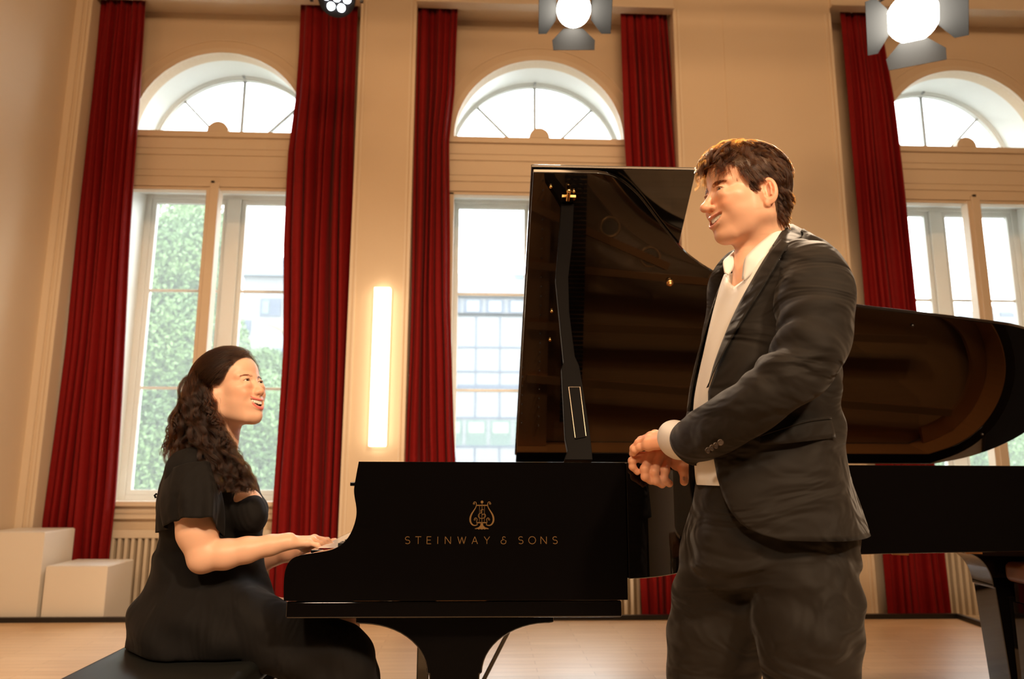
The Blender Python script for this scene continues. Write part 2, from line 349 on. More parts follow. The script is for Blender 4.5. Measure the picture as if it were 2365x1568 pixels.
# curtains
def curtain(left, right, nf, label, seed, amp=.06):
    r = np.random.default_rng(seed)
    la = np.array([U(u, v, YC)[[0, 2]] for u, v in left]); ra = np.array([U(u, v, YC)[[0, 2]] for u, v in right])
    zt, zb = max(la[:, 1].max(), ra[:, 1].max())+.0, ZB+.03
    nz, nx = 46, nf*14; vs = []; ph = np.cumsum(.35+1.4*r.random(nf*2+2)); ph = ph/ph[-1]
    am = .55+.6*r.random(len(ph)); tt = np.linspace(0, 1, nx)
    base = np.interp(tt, ph, np.arange(len(ph)))*math.pi
    amps = np.interp(tt, ph, am)
    for i in range(nz):
        z = zt+(zb-zt)*(i/(nz-1)); f = i/(nz-1)
        xl = np.interp(-z, -la[:, 1], la[:, 0]); xr = np.interp(-z, -ra[:, 1], ra[:, 0])
        sq = min(1, .35+f*4) if f < .2 else 1
        y = YC+.016*np.sin(base*.43+seed)+amp*.9*amps*sq*(.85*np.sin(base+.25*np.sin(f*5+seed))+.2*np.sin(base*2.3+f*1.5+seed)) ; x = xl+(xr-xl)*(tt+.010*np.sin(base*2+f*3)*(tt*(1-tt)*4)) + .006*np.sin(f*9+tt*7+seed)
        vs += [(a, c, z) for a, c in zip(x, y)]
    fs = [(i*nx+k, i*nx+k+1, (i+1)*nx+k+1, (i+1)*nx+k) for i in range(nz-1) for k in range(nx-1)]
    o = mk('curtain', vs, fs, MVELVET, smooth=True); s = o.modifiers.new('s', 'SOLIDIFY'); s.thickness = .006
    tag(o, label, 'curtain', 'red velvet curtains hanging beside the tall windows')
curtain([(230, 0), (205, 250), (150, 800), (93, 1220), (85, 1430)], [(333, 0), (318, 260), (300, 520), (262, 1150), (248, 1290), (240, 1430)], 7, 'red velvet curtain at the far left, behind the white stage blocks', 1)
curtain([(692, 8), (688, 120), (682, 220), (666, 350), (655, 560), (652, 800), (630, 1150), (617, 1430)], [(826, 8), (818, 300), (805, 900), (795, 1250), (790, 1430)], 6, 'red velvet curtain between the seated woman\'s window and the lit wall lamp', 2)
curtain([(966, 14), (956, 400), (946, 800), (936, 1060), (930, 1430)], [(1059, 14), (1052, 210), (1038, 330), (1038, 700), (1050, 1000), (1054, 1060), (1060, 1430)], 5, 'red velvet curtain right of the wall lamp, above the piano\'s logo side', 3)
curtain([(1433, 20), (1440, 320), (1444, 400), (1460, 1000), (1478, 1350), (1482, 1430)], [(1541, 20), (1555, 200), (1572, 400), (1600, 1000), (1616, 1430)], 6, 'red velvet curtain above the raised piano lid, left of the standing man', 4)
curtain([(1938, 30), (1962, 340), (1996, 705), (2035, 1290), (2046, 1430)], [(2030, 30), (2062, 230), (2085, 440), (2115, 720), (2180, 1290), (2197, 1430)], 6, 'red velvet curtain at the right, behind the standing man\'s shoulder', 5)
# wall lamp
lp = empty('wall_lamp', U(877, 1031, YP)); tag(lp, 'tall glowing rectangular wall lamp on the pilaster between two red curtains', 'lamp')
p0, p1 = U(858, 1031, YP-.06), U(897, 664, YP-.06); xa = (U(856, 1031, YP-.06)[0]+U(860, 664, YP-.06)[0])/2; xb = (U(895, 1031, YP-.06)[0]+U(898, 664, YP-.06)[0])/2
MB().box(xa, xb, YP-.075, YP-.012, p0[2], p1[2]).build('lamp_shade', pmat('lit_acrylic', (.9, .85, .75), .4, emis=(1, .78, .52), es=4.2), lp, bevel=.006)
MB().box(xa-.004, xb+.004, YP-.012, YP, p0[2]+.01, p1[2]-.01).build('back_plate', MTRIM, lp)
# ------------------------------------------------------------------ outside: trees and the building over the road
MOUT = pmat('outdoor_ground', (.1, .105, .1), .9)
tag(MB().box(-40, 60, YO+.3, 60, -4.2, -4.0).build('ground_outside', MOUT), kind='structure')
def leafmat():
    m = pmat('leaves', (.4, .5, .3), .6); return noisy(m, (.14, .22, .06), (.05, .11, .04), nscale=1.3)
MLEAF = leafmat(); MBARK = pmat('bark', (.12, .09, .06), .9)
def tree(x, y, h, label, seed, blobs, nl=60000, ls=.036):
    r = np.random.default_rng(seed); t = empty('tree', (x, y, -4)); tag(t, label, 'tree', 'trees outside the windows')
    b = MB(); b.tube([(x, y, -4), (x+.1, y, -1), (x, y+.1, h*.4), (x+.1, y, h*.75)], [.22, .17, .12, .05], 10)
    for k in range(9):
        a = r.random()*6.28; z0 = -.5+k*.5; l = 1.2+r.random(); b.tube([(x, y, z0), (x+math.cos(a)*l*.5, y+math.sin(a)*l*.5, z0+.6), (x+math.cos(a)*l, y+math.sin(a)*l, z0+.9)], [.07, .045, .015], 7)
    b.build('trunk', MBARK, t, smooth=True)
    P = []
    for (bx, bz, br, w) in blobs:
        n = int(nl*w); d = r.normal(size=(n, 3)); d /= np.linalg.norm(d, axis=1)[:, None]; P.append(np.array([bx, y, bz])+d*br*(r.random(n)**.45)[:, None]*[1, .8, 1])
    P = np.concatenate(P); n = len(P)
    a = r.normal(size=(n, 3)); a /= np.linalg.norm(a, axis=1)[:, None]; c = np.cross(a, r.normal(size=(n, 3))); c /= np.linalg.norm(c, axis=1)[:, None]
    s = ls*(.6+.8*r.random(n))[:, None]
    V = np.stack([P-a*s, P-c*s*.5, P+a*s, P+c*s*.5], 1).reshape(-1, 3)
    mk('foliage', V, np.arange(4*n).reshape(-1, 4), MLEAF, t)
    return t
c1 = U(400, 820, 13)
tree(c1[0]-.6, 13, 5.5, 'leafy green tree filling the left window, behind the seated woman', 3,
     [(U(400, 660, 13)[0], U(400, 620, 13)[2], 1.2, .5), (U(380, 780, 13)[0], U(400, 820, 13)[2], 1.5, .8), (U(360, 980, 13)[0], U(400, 1040, 13)[2], 1.5, .8), (U(450, 560, 13)[0], U(440, 545, 13)[2], .7, .2), (U(560, 960, 13)[0], U(560, 990, 13)[2], 1.1, .5), (U(620, 1080, 13)[0], U(620, 1090, 13)[2], 1.0, .4)])
c2 = U(650, 900, 16)
tree(c2[0]+.4, 16, 3.2, 'small green tree low in the left window, in front of the pale building', 5,
     [(U(610, 850, 16)[0], U(620, 880, 16)[2], .75, .25), (U(600, 1000, 16)[0], U(600, 1020, 16)[2], 1.2, .5), (U(680, 960, 16)[0], U(680, 960, 16)[2], 1.0, .3)])
c3 = U(2260, 1010, 16)
tree(c3[0]+.5, 16, 2.6, 'green tree low in the right window, beyond the tail of the piano', 8,
     [(U(2250, 1030, 16)[0], U(2250, 1010, 16)[2], 1.2, .4), (U(2350, 900, 16)[0], U(2350, 940, 16)[2], 1.2, .4), (U(2180, 1060, 16)[0], U(2180, 1060, 16)[2], .9, .3)])
def building():
    Y = 26; t = empty('office_building', U(1150, 1085, Y)*[1, 1, 0]+[0, 0, -4]); tag(t, 'pale modern office building across the road, seen through the middle window', 'building')
    MF = pmat('facade_panels', (.115, .117, .122), .7); MB2 = pmat('facade_blue', (.02, .03, .055), .5); MG = pmat('office_glass', (.05, .08, .07), .25)
    x0, x1 = U(905, 900, Y)[0], U(1460, 900, Y)[0]
    z = lambda v: U(1130, v, Y)[2]
    MB().box(x0, x1, Y, Y+8, -4, z(690)).build('wall', MF, t)
    MB().box(x0-.1, x1+.1, Y-.25, Y+8, z(683), z(636)).build('roof_band', pmat('roof_band', (.045, .057, .08), .6), t)
    b = MB()
    for v in (802, 858, 895, 902, 965, 1031): b.box(x0, x1, Y-.03, Y, z(v)-.03, z(v)+.03)
    for v in range(6): b.box(x0, x1, Y-.06, Y, z(727)-.05, z(727)+.05)
    b.box(x0, x1, Y-.05, Y, z(898)-.08, z(890)+.02)
    for u in range(930, 1460, 56):
        xx = U(u, 900, Y)[0]; b.box(xx-.025, xx+.025, Y-.02, Y, -4, z(727)-.06)
    b.build('panel_joints', MB2, t)
    for u in range(912, 1450, 52):
        xa, xb = U(u, 900, Y)[0], U(u+44, 900, Y)[0]
        f = MB().box(xa, xb, Y-.04, Y, z(724), z(692)).build('window', MB2, t)
        MB().box(xa+.12, xb-.12, Y-.06, Y-.041, z(720), z(696)).build('pane', pmat('sky_glass', (.13, .145, .17), .3), f)
    for u in range(905, 1450, 56):
        xa, xb = U(u+3, 1000, Y)[0], U(u+51, 1000, Y)[0]
        f = MB().box(xa, xb, Y-.03, Y, z(1029), z(970)).build('window', MG, t)
        MB().box(xa+.1, xb-.1, Y-.05, Y-.031, z(1000), z(976)).build('pane', pmat('green_glass', (.17, .21, .15), .3), f)
    # paler block at the left
    t = empty('corner_building', U(650, 1085, 30)*[1, 1, 0]+[0, 0, -4]); tag(t, 'white rendered building with blue windows, seen right of the mullion in the left window', 'building')
    Y = 30; z = lambda v: U(620, v, Y)[2]; xa, xb = U(552, 800, Y)[0], U(700, 800, Y)[0]
    MB().box(xa, xb, Y, Y+6, -4, z(600)).build('wall', MF, t); MB().box(xa-.1, xb+.1, Y-.3, Y+6, z(640), z(598)).build('roof', pmat('grey_roof', (.088, .10, .12), .7), t)
    for u, v, w, h in ((600, 690, 50, 40), (590, 805, 70, 60), (560, 740, 20, 30), (655, 690, 30, 40)):
        a = U(u, v+h, Y); c = U(u+w, v, Y); f = MB().box(a[0], c[0], Y-.05, Y, a[2], c[2]).build('window', MB2, t)
        MB().box(a[0]+.1, (a[0]+c[0])/2-.05, Y-.08, Y-.051, a[2]+.1, c[2]-.1).build('pane', MG, f)
    t = empty('gabled_building', U(2300, 1085, 34)*[1, 1, 0]+[0, 0, -4]); tag(t, 'pale gabled building low in the right window, above the piano lid', 'building')
    Y = 34; P = [U(2080, 1100, Y), U(2080, 775, Y), U(2230, 722, Y), U(2300, 705, Y), U(2470, 770, Y), U(2470, 1100, Y)]
    MB().ext([(p[0], Y, p[2]) for p in P], (0, 5, 0)).build('wall', MF, t)
    a = U(2310, 730, Y); c = U(2350, 722, Y); MB().box(a[0], c[0], Y-.05, Y, a[2], c[2]).build('window', MB2, t)
building()
# ------------------------------------------------------------------ stage blocks, bench
MBLOCK = noisy(pmat('block_paint', (.80, .76, .68), .55), (.80, .77, .70), (.76, .71, .63), nscale=2)
YB = YK+.035
for (u0, u1, v, du, lab) in ((-70, 105, 1230, 175, 'taller white stage block at the far left, in front of the red curtain'), (106, 250, 1308, 307, 'lower white stage block beside the taller block, in front of the radiator')):
    a = U(u0, v, YB); c = U(u1, v, YB); z = (a[2]+c[2])/2 if u0 > 0 else c[2]
    x1 = U(u1, v, YB)[0]; dy = .36
    g = empty('stage_block', ((a[0]+x1)/2, YB, ZB)); tag(g, lab, 'block', 'white stage blocks')
    MB().box(max(a[0], XL+.03), x1-.002, YB, YB+dy, ZB, z).build('box_body', MBLOCK, g, bevel=.004)
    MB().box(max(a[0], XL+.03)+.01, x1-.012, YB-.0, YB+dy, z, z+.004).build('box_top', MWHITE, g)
# ------------------------------------------------------------------ hanging stage lamps
def barn_lamp(u, v, Y, tgt, label, s=1., es=25, rad=.095):
    p = U(u, v, Y); g = empty('stage_lamp', p); tag(g, label, 'stage lamp', 'spotlights hanging over the stage')
    ax = np.array(tgt)-p; ax /= np.linalg.norm(ax); x = np.cross(ax, [0, 0, 1]); x /= np.linalg.norm(x); y = np.cross(x, ax)
    b = MB(); b.tube([p-ax*.24*s, p-ax*.22*s, p-ax*.05*s, p-ax*.005], [.05*s, .085*s, .1*s, .1*s], 24)
    b.build('housing', MBLACKT, g, sa=30)
    MB().disc(p, rad*s, ax, .006, 28).build('lens', pmat('lit_lens', (1, 1, 1), .3, emis=(1, .93, .80), es=es), g)
    for sx, sy in ((0, -1), (0, 1), (1, 0), (-1, 0)):
        b = MB(); e = x*sx+y*sy; o = y*sx+x*sy if sx == 0 else y
        o = x if sx == 0 else y
        i0 = p+e*.1*s; L = .16*s; ou = e*.62+ax*.78
        q = [i0-o*.055*s, i0+o*.055*s, i0+ou*L*.55+o*.12*s, i0+ou*L+o*.115*s, i0+ou*L-o*.115*s, i0+ou*L*.55-o*.12*s]
        nn = np.cross(o, ou); b.ext(q, nn/np.linalg.norm(nn)*.002); b.build('barn_door', MBARN, g)
    b = MB(); b.tube([p-ax*.12*s+x*.115*s, p-ax*.12*s+x*.12*s+[0, 0, .14], p-ax*.12*s+[0, 0, .2], p-ax*.12*s-x*.12*s+[0, 0, .14], p-ax*.12*s-x*.115*s], .009, 8)
    b.build('yoke', MBLACKT, g, smooth=True)
    top = p-ax*.12*s; MB().tube([top+[0, 0, .2], (top[0], top[1], 4.75)], .012, 8).build('hanger', MBLACKT, g)
MBARN = pmat('barn_door_metal', (.006, .0055, .005), .7)
barn_lamp(1325, 22, 3.7, (.3, 0, .6), 'black spotlight with barn doors glaring above the middle window', 1.0)
barn_lamp(2108, 40, 3.7, (.6, 0, .8), 'large spotlight glaring in front of the right window top', 1.25, 30, .11)
g = empty('led_lamp', U(775, 5, 4.3)); tag(g, 'small multi-lens stage lamp glaring above the second red curtain', 'stage lamp', 'spotlights hanging over the stage')
p = U(778, -6, 4.3); ax = np.array([.25, -1, -.55]); ax /= np.linalg.norm(ax)
b = MB(); b.disc(p-ax*.02, .12, -ax, .16, 24, .1); b.build('housing', MBLACKT, g, sa=30)
x = np.cross(ax, [0, 0, 1]); x /= np.linalg.norm(x); y = np.cross(x, ax); ml = pmat('led_lens', (1, 1, 1), .3, emis=(.85, .92, 1.), es=40)
for k in range(7):
    a = k*math.pi/3; rr = 0 if k == 6 else .065
    MB().disc(p-ax*.02+(x*math.cos(a)+y*math.sin(a))*rr, .024, ax, .006, 16).build('led', ml, g)
b = MB(); b.box(p[0]-.17, p[0]-.15, p[1]-.01, p[1]+.01, p[2]-.03, p[2]+.3); b.box(p[0]+.15, p[0]+.17, p[1]-.01, p[1]+.01, p[2]-.03, p[2]+.3); b.box(p[0]-.17, p[0]+.17, p[1]-.01, p[1]+.01, p[2]+.28, p[2]+.3); b.build('yoke', MBLACKT, g)
MB().tube([p+[0, 0, .3], (p[0], p[1], 4.75)], .012, 8).build('hanger', MBLACKT, g)
for yy, xa, xb in ((3.74, -1, 3.2), (4.38, -2, .5)):
    tag(MB().tube([(xa, yy, 4.79), (xb, yy, 4.79)], .04, 12).build('lighting_bar', MBLACKT, smooth=True), 'black horizontal lighting bar carrying the %s' % ('two large spotlights' if yy < 4 else 'small multi-lens lamp'), 'lighting bar')
# ------------------------------------------------------------------ the grand piano
pn = empty('grand_piano', (.2, 2.6, 0)); tag(pn, 'black polished concert grand piano with raised lid and gold lettering on its side', 'piano')
YN, YF, ZR = 1.9, 3.43, .988              # near side plane, spine, rim top
ZR2 = .70                                  # underside of rim
def P2(u, v, Y=YN): p = U(u, v, Y); return (p[0], p[2])
S0 = P2(655, 1400)[0]
# plan outline of the bent side (X, Y), from the near corner to the tail
al = math.radians(36.6); zh = ZR+.012
lid_px = [(1250, 398), (1380, 399.5), (1412, 405), (1440, 419), (1465, 440), (1487, 464), (1530, 522), (1577, 580), (1620, 614), (1665, 640), (1750, 668), (1870, 693), (1985, 710), (2090, 722), (2200, 735), (2290, 746), (2365, 757)]
n_l = (0, -math.sin(al), -math.cos(al))
def lid_xt(u, v):
    p = UP_(u, v, (0, YF, zh), n_l); return p[0], math.hypot(p[1]-YF, p[2]-zh)
L = [lid_xt(*q) for q in lid_px]
W_ = L[0][1]
XF = lid_xt(1172, 1055)[0]; XF = (XF*.4+L[0][0]*.6)
tail = [(2.27, .80), (2.40, .70), (2.475, .56), (2.50, .42), (2.47, .27), (2.39, .14), (2.27, .05), (2.12, .0)]
lid2 = [(XF, W_)]+[(x, t) for x, t in L[1:]]+[q for q in tail if q[0] > L[-1][0]+.02]+[(2.12, 0.0)]
lid2 = [q for i, q in enumerate(lid2) if i == 0 or q != lid2[i-1]]
def lidP(x, t, h=0):   # h along outward normal (up side)
    return np.array([x, YF-t*math.cos(al)-h*math.sin(al)*-1*-1, zh+t*math.sin(al)+h*math.cos(al)])
def lidP(x, t, h=0): return np.array([x, YF-t*math.cos(al)+h*math.sin(al), zh+t*math.sin(al)+h*math.cos(al)])
def smooth_poly(pts, it=2):
    pts = [np.array(p, float) for p in pts]
    for _ in range(it):
        q = [pts[0]]
        for a, c in zip(pts[:-1], pts[1:]): q += [a*.75+c*.25, a*.25+c*.75]
        q.append(pts[-1]); pts = q
    return pts
curve = smooth_poly(lid2[1:], 2)
outline = [np.array(lid2[0])]+curve+[np.array([XF, 0.])]
b = MB(); b.ext([lidP(x, t) for x, t in outline], lidP(0, 0, .02)-lidP(0, 0, 0)); lid = b.build('lid', MPIANO, pn, bevel=.003)
# front flap folded back on top of the lid
xe = lid_xt(1612, 404)[0]
b = MB(); b.ext([lidP(XF-.005, W_+.003, .028), lidP(xe, W_+.003, .028), lidP(xe, .02, .028), lidP(XF-.005, .02, .028)], lidP(0, 0, .018)-lidP(0, 0, 0)); b.build('front_flap', MPIANO, lid, bevel=.003)
for u, v in ((1272, 430), (1325, 441), (1298, 566), (1274, 717), (1270, 783)):
    x, t = lid_xt(u, v); MB().sphere(lidP(x, t, -.004), (.006, .006, .006), 10, 6).build('rubber_buffer', MBRASS, lid, smooth=True)
x, t = lid_xt(1546, 650); b = MB(); b.disc(lidP(x, t, 0), .012, -np.array(n_l)*-1, .012, 14); b.sphere(lidP(x, t, -.014), .009, 10, 8); b.build('lid_stud', MGOLD, lid, smooth=True)
for u, v in ((2107, 751), (2268, 1002)):
    x, t = lid_xt(u, v); MB().sphere(lidP(x, t, -.003), .006, 8, 6).build('rubber_buffer', MBLACKT, lid)
# plan outline of the case = lid closed, near side at YN
yn = lambda t: YF-t*(YF-YN)/W_
plan = [(x, yn(t)) for x, t in curve]            # bent side and tail
b = MB()
side = smooth_poly(plan, 0)
def band(b, outer, z0, z1, th):
    """upright wall following a plan curve, thickness inwards"""
    o = np.array(outer); d = np.gradient(o, axis=0); d /= np.linalg.norm(d, axis=1)[:, None]+1e-9; nrm = np.stack([-d[:, 1], d[:, 0]], 1); i = o+nrm*th; n = len(o)
    vs = [(x, y, z0) for x, y in o]+[(x, y, z1) for x, y in o]+[(x, y, z0) for x, y in i]+[(x, y, z1) for x, y in i]
    fs = []
    for k in range(n-1):
        fs += [(k, k+1, n+k+1, n+k), (2*n+k+1, 2*n+k, 3*n+k, 3*n+k+1), (n+k, n+k+1, 3*n+k+1, 3*n+k), (k+1, k, 2*n+k, 2*n+k+1)]
    fs += [(0, n, 3*n, 2*n), (n-1, 2*n+n-1, 3*n+n-1, n+n-1)]
    b.add(vs, fs)
XA = P2(1443, 1068)[0]          # the joint where cheek meets the bent rim
pl2 = [(XA+.004, YN+.0)]+[(x, y) for x, y in plan if x > XA+.03]+[(2.12, YF), (-.2, YF)]
pl2 = [np.array(p) for p in pl2]
# densify
dd = []
for a, c in zip(pl2[:-1], pl2[1:]):
    k = max(1, int(np.linalg.norm(c-a)/.03)); dd += [a+(c-a)*i/k for i in range(k)]
dd.append(pl2[-1])
band(b, dd, ZR2, ZR, .045); rim = b.build('rim', MPIANO, pn, bevel=.003)
MAMB = pmat('inner_rim_veneer', (.62, .27, .08), .3, coat=.6)
_d = np.gradient(np.array(dd), axis=0); _d /= np.linalg.norm(_d, axis=1)[:, None]+1e-9; _i = np.array(dd)+np.stack([-_d[:, 1], _d[:, 0]], 1)*.0455
b = MB(); band(b, _i, .81, ZR-.004, .003); b.build('inner_rim', MAMB, pn)
# cheek + arm: side silhouette extruded
arm_px = [(829, 1064), (824, 1090), (819, 1118), (817, 1133), (819, 1150), (823, 1170), (823.5, 1190), (818, 1213), (808, 1236), (795, 1253), (778, 1265), (758, 1272), (728, 1276.5), (698, 1281), (678, 1287), (665, 1300), (658, 1318), (655, 1345), (655, 1384)]
arm = [P2(*q) for q in arm_px]
def smooth_poly0(pts):
    for _ in range(2):
        q = [pts[0]]
        for a, c in zip(pts[:-1], pts[1:]): q += [(a[0]*.75+c[0]*.25, a[1]*.75+c[1]*.25), (a[0]*.25+c[0]*.75, a[1]*.25+c[1]*.75)]
        q.append(pts[-1]); pts = q
    return pts
arm = smooth_poly0(arm)
def armmesh(y0, y1, name, x1):
    b = MB(); z0 = P2(655, 1388)[1]; pts = [(x, y0, z) for x, z in arm]+[(S0, y0, z0), (x1, y0, z0), (x1, y0, ZR)]
    pts[0] = (arm[0][0], y0, ZR)
    b.ext(pts, (0, y1-y0, 0)); o = b.build(name, MPIANO, pn, bevel=.004); return o
armmesh(YN, YN+.045, 'cheek', XA)
armmesh(YF-.045, YF, 'cheek', XA+.1)
zk0, zk1 = P2(655, 1430)[1], P2(655, 1388)[1]
b = MB(); b.box(S0+.004, P2(1437, 1400)[0], YN+.006, YF-.006, zk0, zk1-.003); b.build('key_bed', MPIANO, pn, bevel=.004)
b = MB(); b.box(S0+.012, S0+.040, YN+.045, YF-.045, zk1, P2(672, 1291)[1]); b.build('key_slip', MPIANO, pn, bevel=.003)
# hinge knob of the fallboard on the cheek
b = MB(); q = P2(815, 1117); b.box(q[0]-.008, q[0]+.01, YN+.004, YN+.04, q[1]-.006, q[1]+.004); b.build('lid_hook', MPIANO, pn, bevel=.002)
# fallboard (opened) and music desk ledge
fb = [P2(824, 1090, YN), P2(833, 1090, YN), P2(833, 1190, YN), P2(812, 1262, YN), P2(806, 1262, YN), P2(822, 1200, YN)]
b = MB(); b.ext([(x+.02, YN+.045, z-.012) for x, z in fb], (0, YF-YN-.09, 0)); b.build('fallboard', MPIANO, pn, bevel=.002)
# keyboard: 52 white, 36 black
MIV = pmat('ivory_keys', (.86, .83, .76), .25, coat=.4); MEB = pmat('ebony_keys', (.01, .01, .01), .3)
zk = P2(740, 1273, YN+.06)[1]; kx0, kx1 = S0+.045, P2(815, 1250)[0]; ky0, ky1 = YN+.115, YF-.115
kw = (ky1-ky0)/52
MB().box(S0+.034, kx1, YN+.046, YF-.046, zk1-.004, zk-.021).build('key_frame', MPIANO, pn)
wk = MB().box(kx0, kx1, 0, kw-.0008, zk-.02, zk).build('white_key', MIV, pn, bevel=.001); wk.location.y = ky0
for i in range(1, 52):
    o = wk.copy(); COL.objects.link(o); o.location.y = ky0+i*kw
bk = MB().box(kx0+.05, kx1, -.0055, .0055, zk, zk+.011).build('black_key', MEB, pn, bevel=.0015)
first = True
for i in range(51):
    nt = (i+5) % 7
    if nt in (2, 6): continue
    o = bk if first else bk.copy()
    if not first: COL.objects.link(o)
    first = False; o.location.y = ky0+(51-i)*kw
for yy in (ky0-.055, ky1+.012): MB().box(kx0, kx1, yy, yy+.042, zk-.02, zk+.004).build('key_block', MPIANO, pn, bevel=.002)
# soundboard, iron plate, strings, dampers
MSB = noisy(pmat('spruce', (.55, .30, .12), .4, coat=.3), (.55, .30, .12), (.46, .24, .09), (1, 30, 1), 3)
MPL = pmat('bronze_plate', (.45, .22, .08), .42, metal=.5)
ins = [p for p in dd]
o2 = np.array(dd); d = np.gradient(o2, axis=0); d /= np.linalg.norm(d, axis=1)[:, None]+1e-9; inn = o2+np.stack([-d[:, 1], d[:, 0]], 1)*.05
sbp = [(x, y) for x, y in inn if x > .06]+[(.05, YF-.05), (.05, YN+.05)]
MB().ext([(x, y, .80) for x, y in sbp], (0, 0, -.012)).build('soundboard', MSB, pn)
b = MB()
for i, x in enumerate(np.linspace(.5, 2.2, 7)): 
    xs_ = x-.2; ya = max([p[1] for p in inn if abs(p[0]-xs_) < .06 and p[1] < YF-.4] or [YN+.1])+.03
    b.bar((xs_, ya, ZR2+.03), (x+.1, YF-.1, ZR2+.03), .05, .09)
b.build('back_braces', MSB, pn)
# plate: ring following the inner rim with round holes, struts
def ringplate():
    b = MB(); n = len(inn); w = .085
    o3 = np.array(inn); i3 = o3+np.stack([-d[:, 1], d[:, 0]], 1)*w
    sel = [k for k in range(n) if o3[k][0] > .12 and o3[k][1] < YF-.06]
    for k0, k1 in zip(sel[:-1], sel[1:]):
        if k1-k0 != 1: continue
        b.ext([(o3[k0][0], o3[k0][1], .86), (o3[k1][0], o3[k1][1], .86), (i3[k1][0], i3[k1][1], .875), (i3[k0][0], i3[k0][1], .875)], (0, 0, -.02))
    for x, y0, y1 in ((.02, YN+.05, YF-.05),): b.box(x, x+.28, y0, y1, .865, .885)
    for (xa, ya, xb, yb) in ((.2, YN+.35, .85, YN+.62), (.2, YN+.62, 1.45, YN+.72), (.2, YN+.9, 2.1, YN+.95), (.2, YN+1.15, 2.25, YN+1.3)):
        b.bar((xa, ya, .90), (xb, yb, .90), .035, .04)
    return b.build('iron_plate', MPL, pn, sa=35)
ip = ringplate()
b = MB(); bh = MB()
for k in range(8, len(dd)-30, 7):
    x, y = inn[k]+np.array([-d[k, 1], d[k, 0]])*.13
    if x < .4 or x > 1.75 or y > YF-.2: continue
    b.tube([(x+.045*math.cos(a), y+.045*math.sin(a), .872) for a in np.linspace(0, 2*math.pi, 20)], .008, 6, cap=False); bh.disc((x, y, .868), .045, (0, 0, 1), .004, 20)
b.build('plate_ring', MGOLD, ip, smooth=True); bh.build('plate_hole', MBLACKT, ip)
b = MB()
for i in range(150):
    f = i/149; y0 = YN+.12+f*(YF-YN-.26); x1 = .55+1.55*min(1, f*1.15)**.8; b.add([(.28, y0-.0007, .905), (.28, y0+.0007, .905), (x1, y0+.12*(1-f)+.0007, .905), (x1, y0+.12*(1-f)-.0007, .905)], [(0, 1, 2, 3)])
tag(b.build('strings', pmat('string_steel', (.7, .55, .4), .3, metal=1), pn), kind='stuff')
b = MB()
for i in range(88): y = YN+.12+i/87*(YF-YN-.26); b.disc((.10+.08*((i % 3)), y, .884), .0035, (0, 0, 1), .035, 8)
tag(b.build('tuning_pins', pmat('pin_steel', (.6, .6, .62), .25, metal=1), pn, smooth=True), kind='stuff')
b = MB()
for i in range(60): y = YN+.13+i/60*(YF-YN-.3); b.box(.36, .46, y, y+.015, .91, .925)
tag(b.build('dampers', MBLACKT, pn), kind='stuff')
MPROP = pmat('satin_black', (.003, .0025, .0025), .5, spec=.05)
# lid prop: foot on the near rim, head against the lid
x0, t0 = lid_xt(1311, 470); top = lidP(x0, t0, -.012); yb = YN+.06; foot = U(1332, 1062, yb)
pz = np.array([0, yb, 0]); d1 = top-np.array([foot[0], yb, ZR-.02]); px_ = np.array([1., 0, 0]); nn = np.cross(d1/np.linalg.norm(d1), px_); nn /= np.linalg.norm(nn)
pp = np.array([foot[0], yb, ZR-.02])
def PP(u, v): return UP_(u, v, pp, nn)
pr_px = [(1296, 470), (1326, 470), (1322, 560), (1313, 640), (1315, 720), (1328, 822), (1338, 845), (1362, 995), (1366, 1030), (1369, 1062), (1303, 1062), (1311, 1040), (1305, 1010), (1297, 850), (1302, 835), (1283, 642), (1290, 560)]
b = MB(); b.ext([PP(*q) for q in pr_px], nn*.022*(-1 if nn[1] < 0 else 1)); prop = b.build('lid_prop', MPROP, pn, bevel=.002)
ds = nn*(.003 if nn[1] < 0 else -.003)
b = MB(); b.ext([PP(*q)+ds for q in ((1313, 895), (1339, 895), (1353, 1010), (1328, 1015))], -ds*.9); b.build('short_prop', MPROP, prop, bevel=.0012)
b = MB()
for a, c in (((1313, 895), (1328, 1012)), ((1339, 895), (1353, 1008)), ((1313, 895), (1339, 895))): b.bar(PP(*a)+ds*1.1, PP(*c)+ds*1.1, .0015, .0015)
b.build('prop_edge_lines', pmat('satin_edge', (.5, .4, .3), .3, metal=.6), prop)  # pale bars tracing the edges of the short prop
b = MB(); xx, tt = lid_xt(1311, 455); b.bar(lidP(xx-.02, tt, -.004), lidP(xx+.025, tt, -.004), .03, .008); b.tube([lidP(xx, tt-.005, -.01), lidP(xx, tt+.03, -.016)], .007, 10); b.sphere(lidP(xx, tt+.032, -.016), .009); b.build('prop_socket', MBRASS, lid, sa=40)
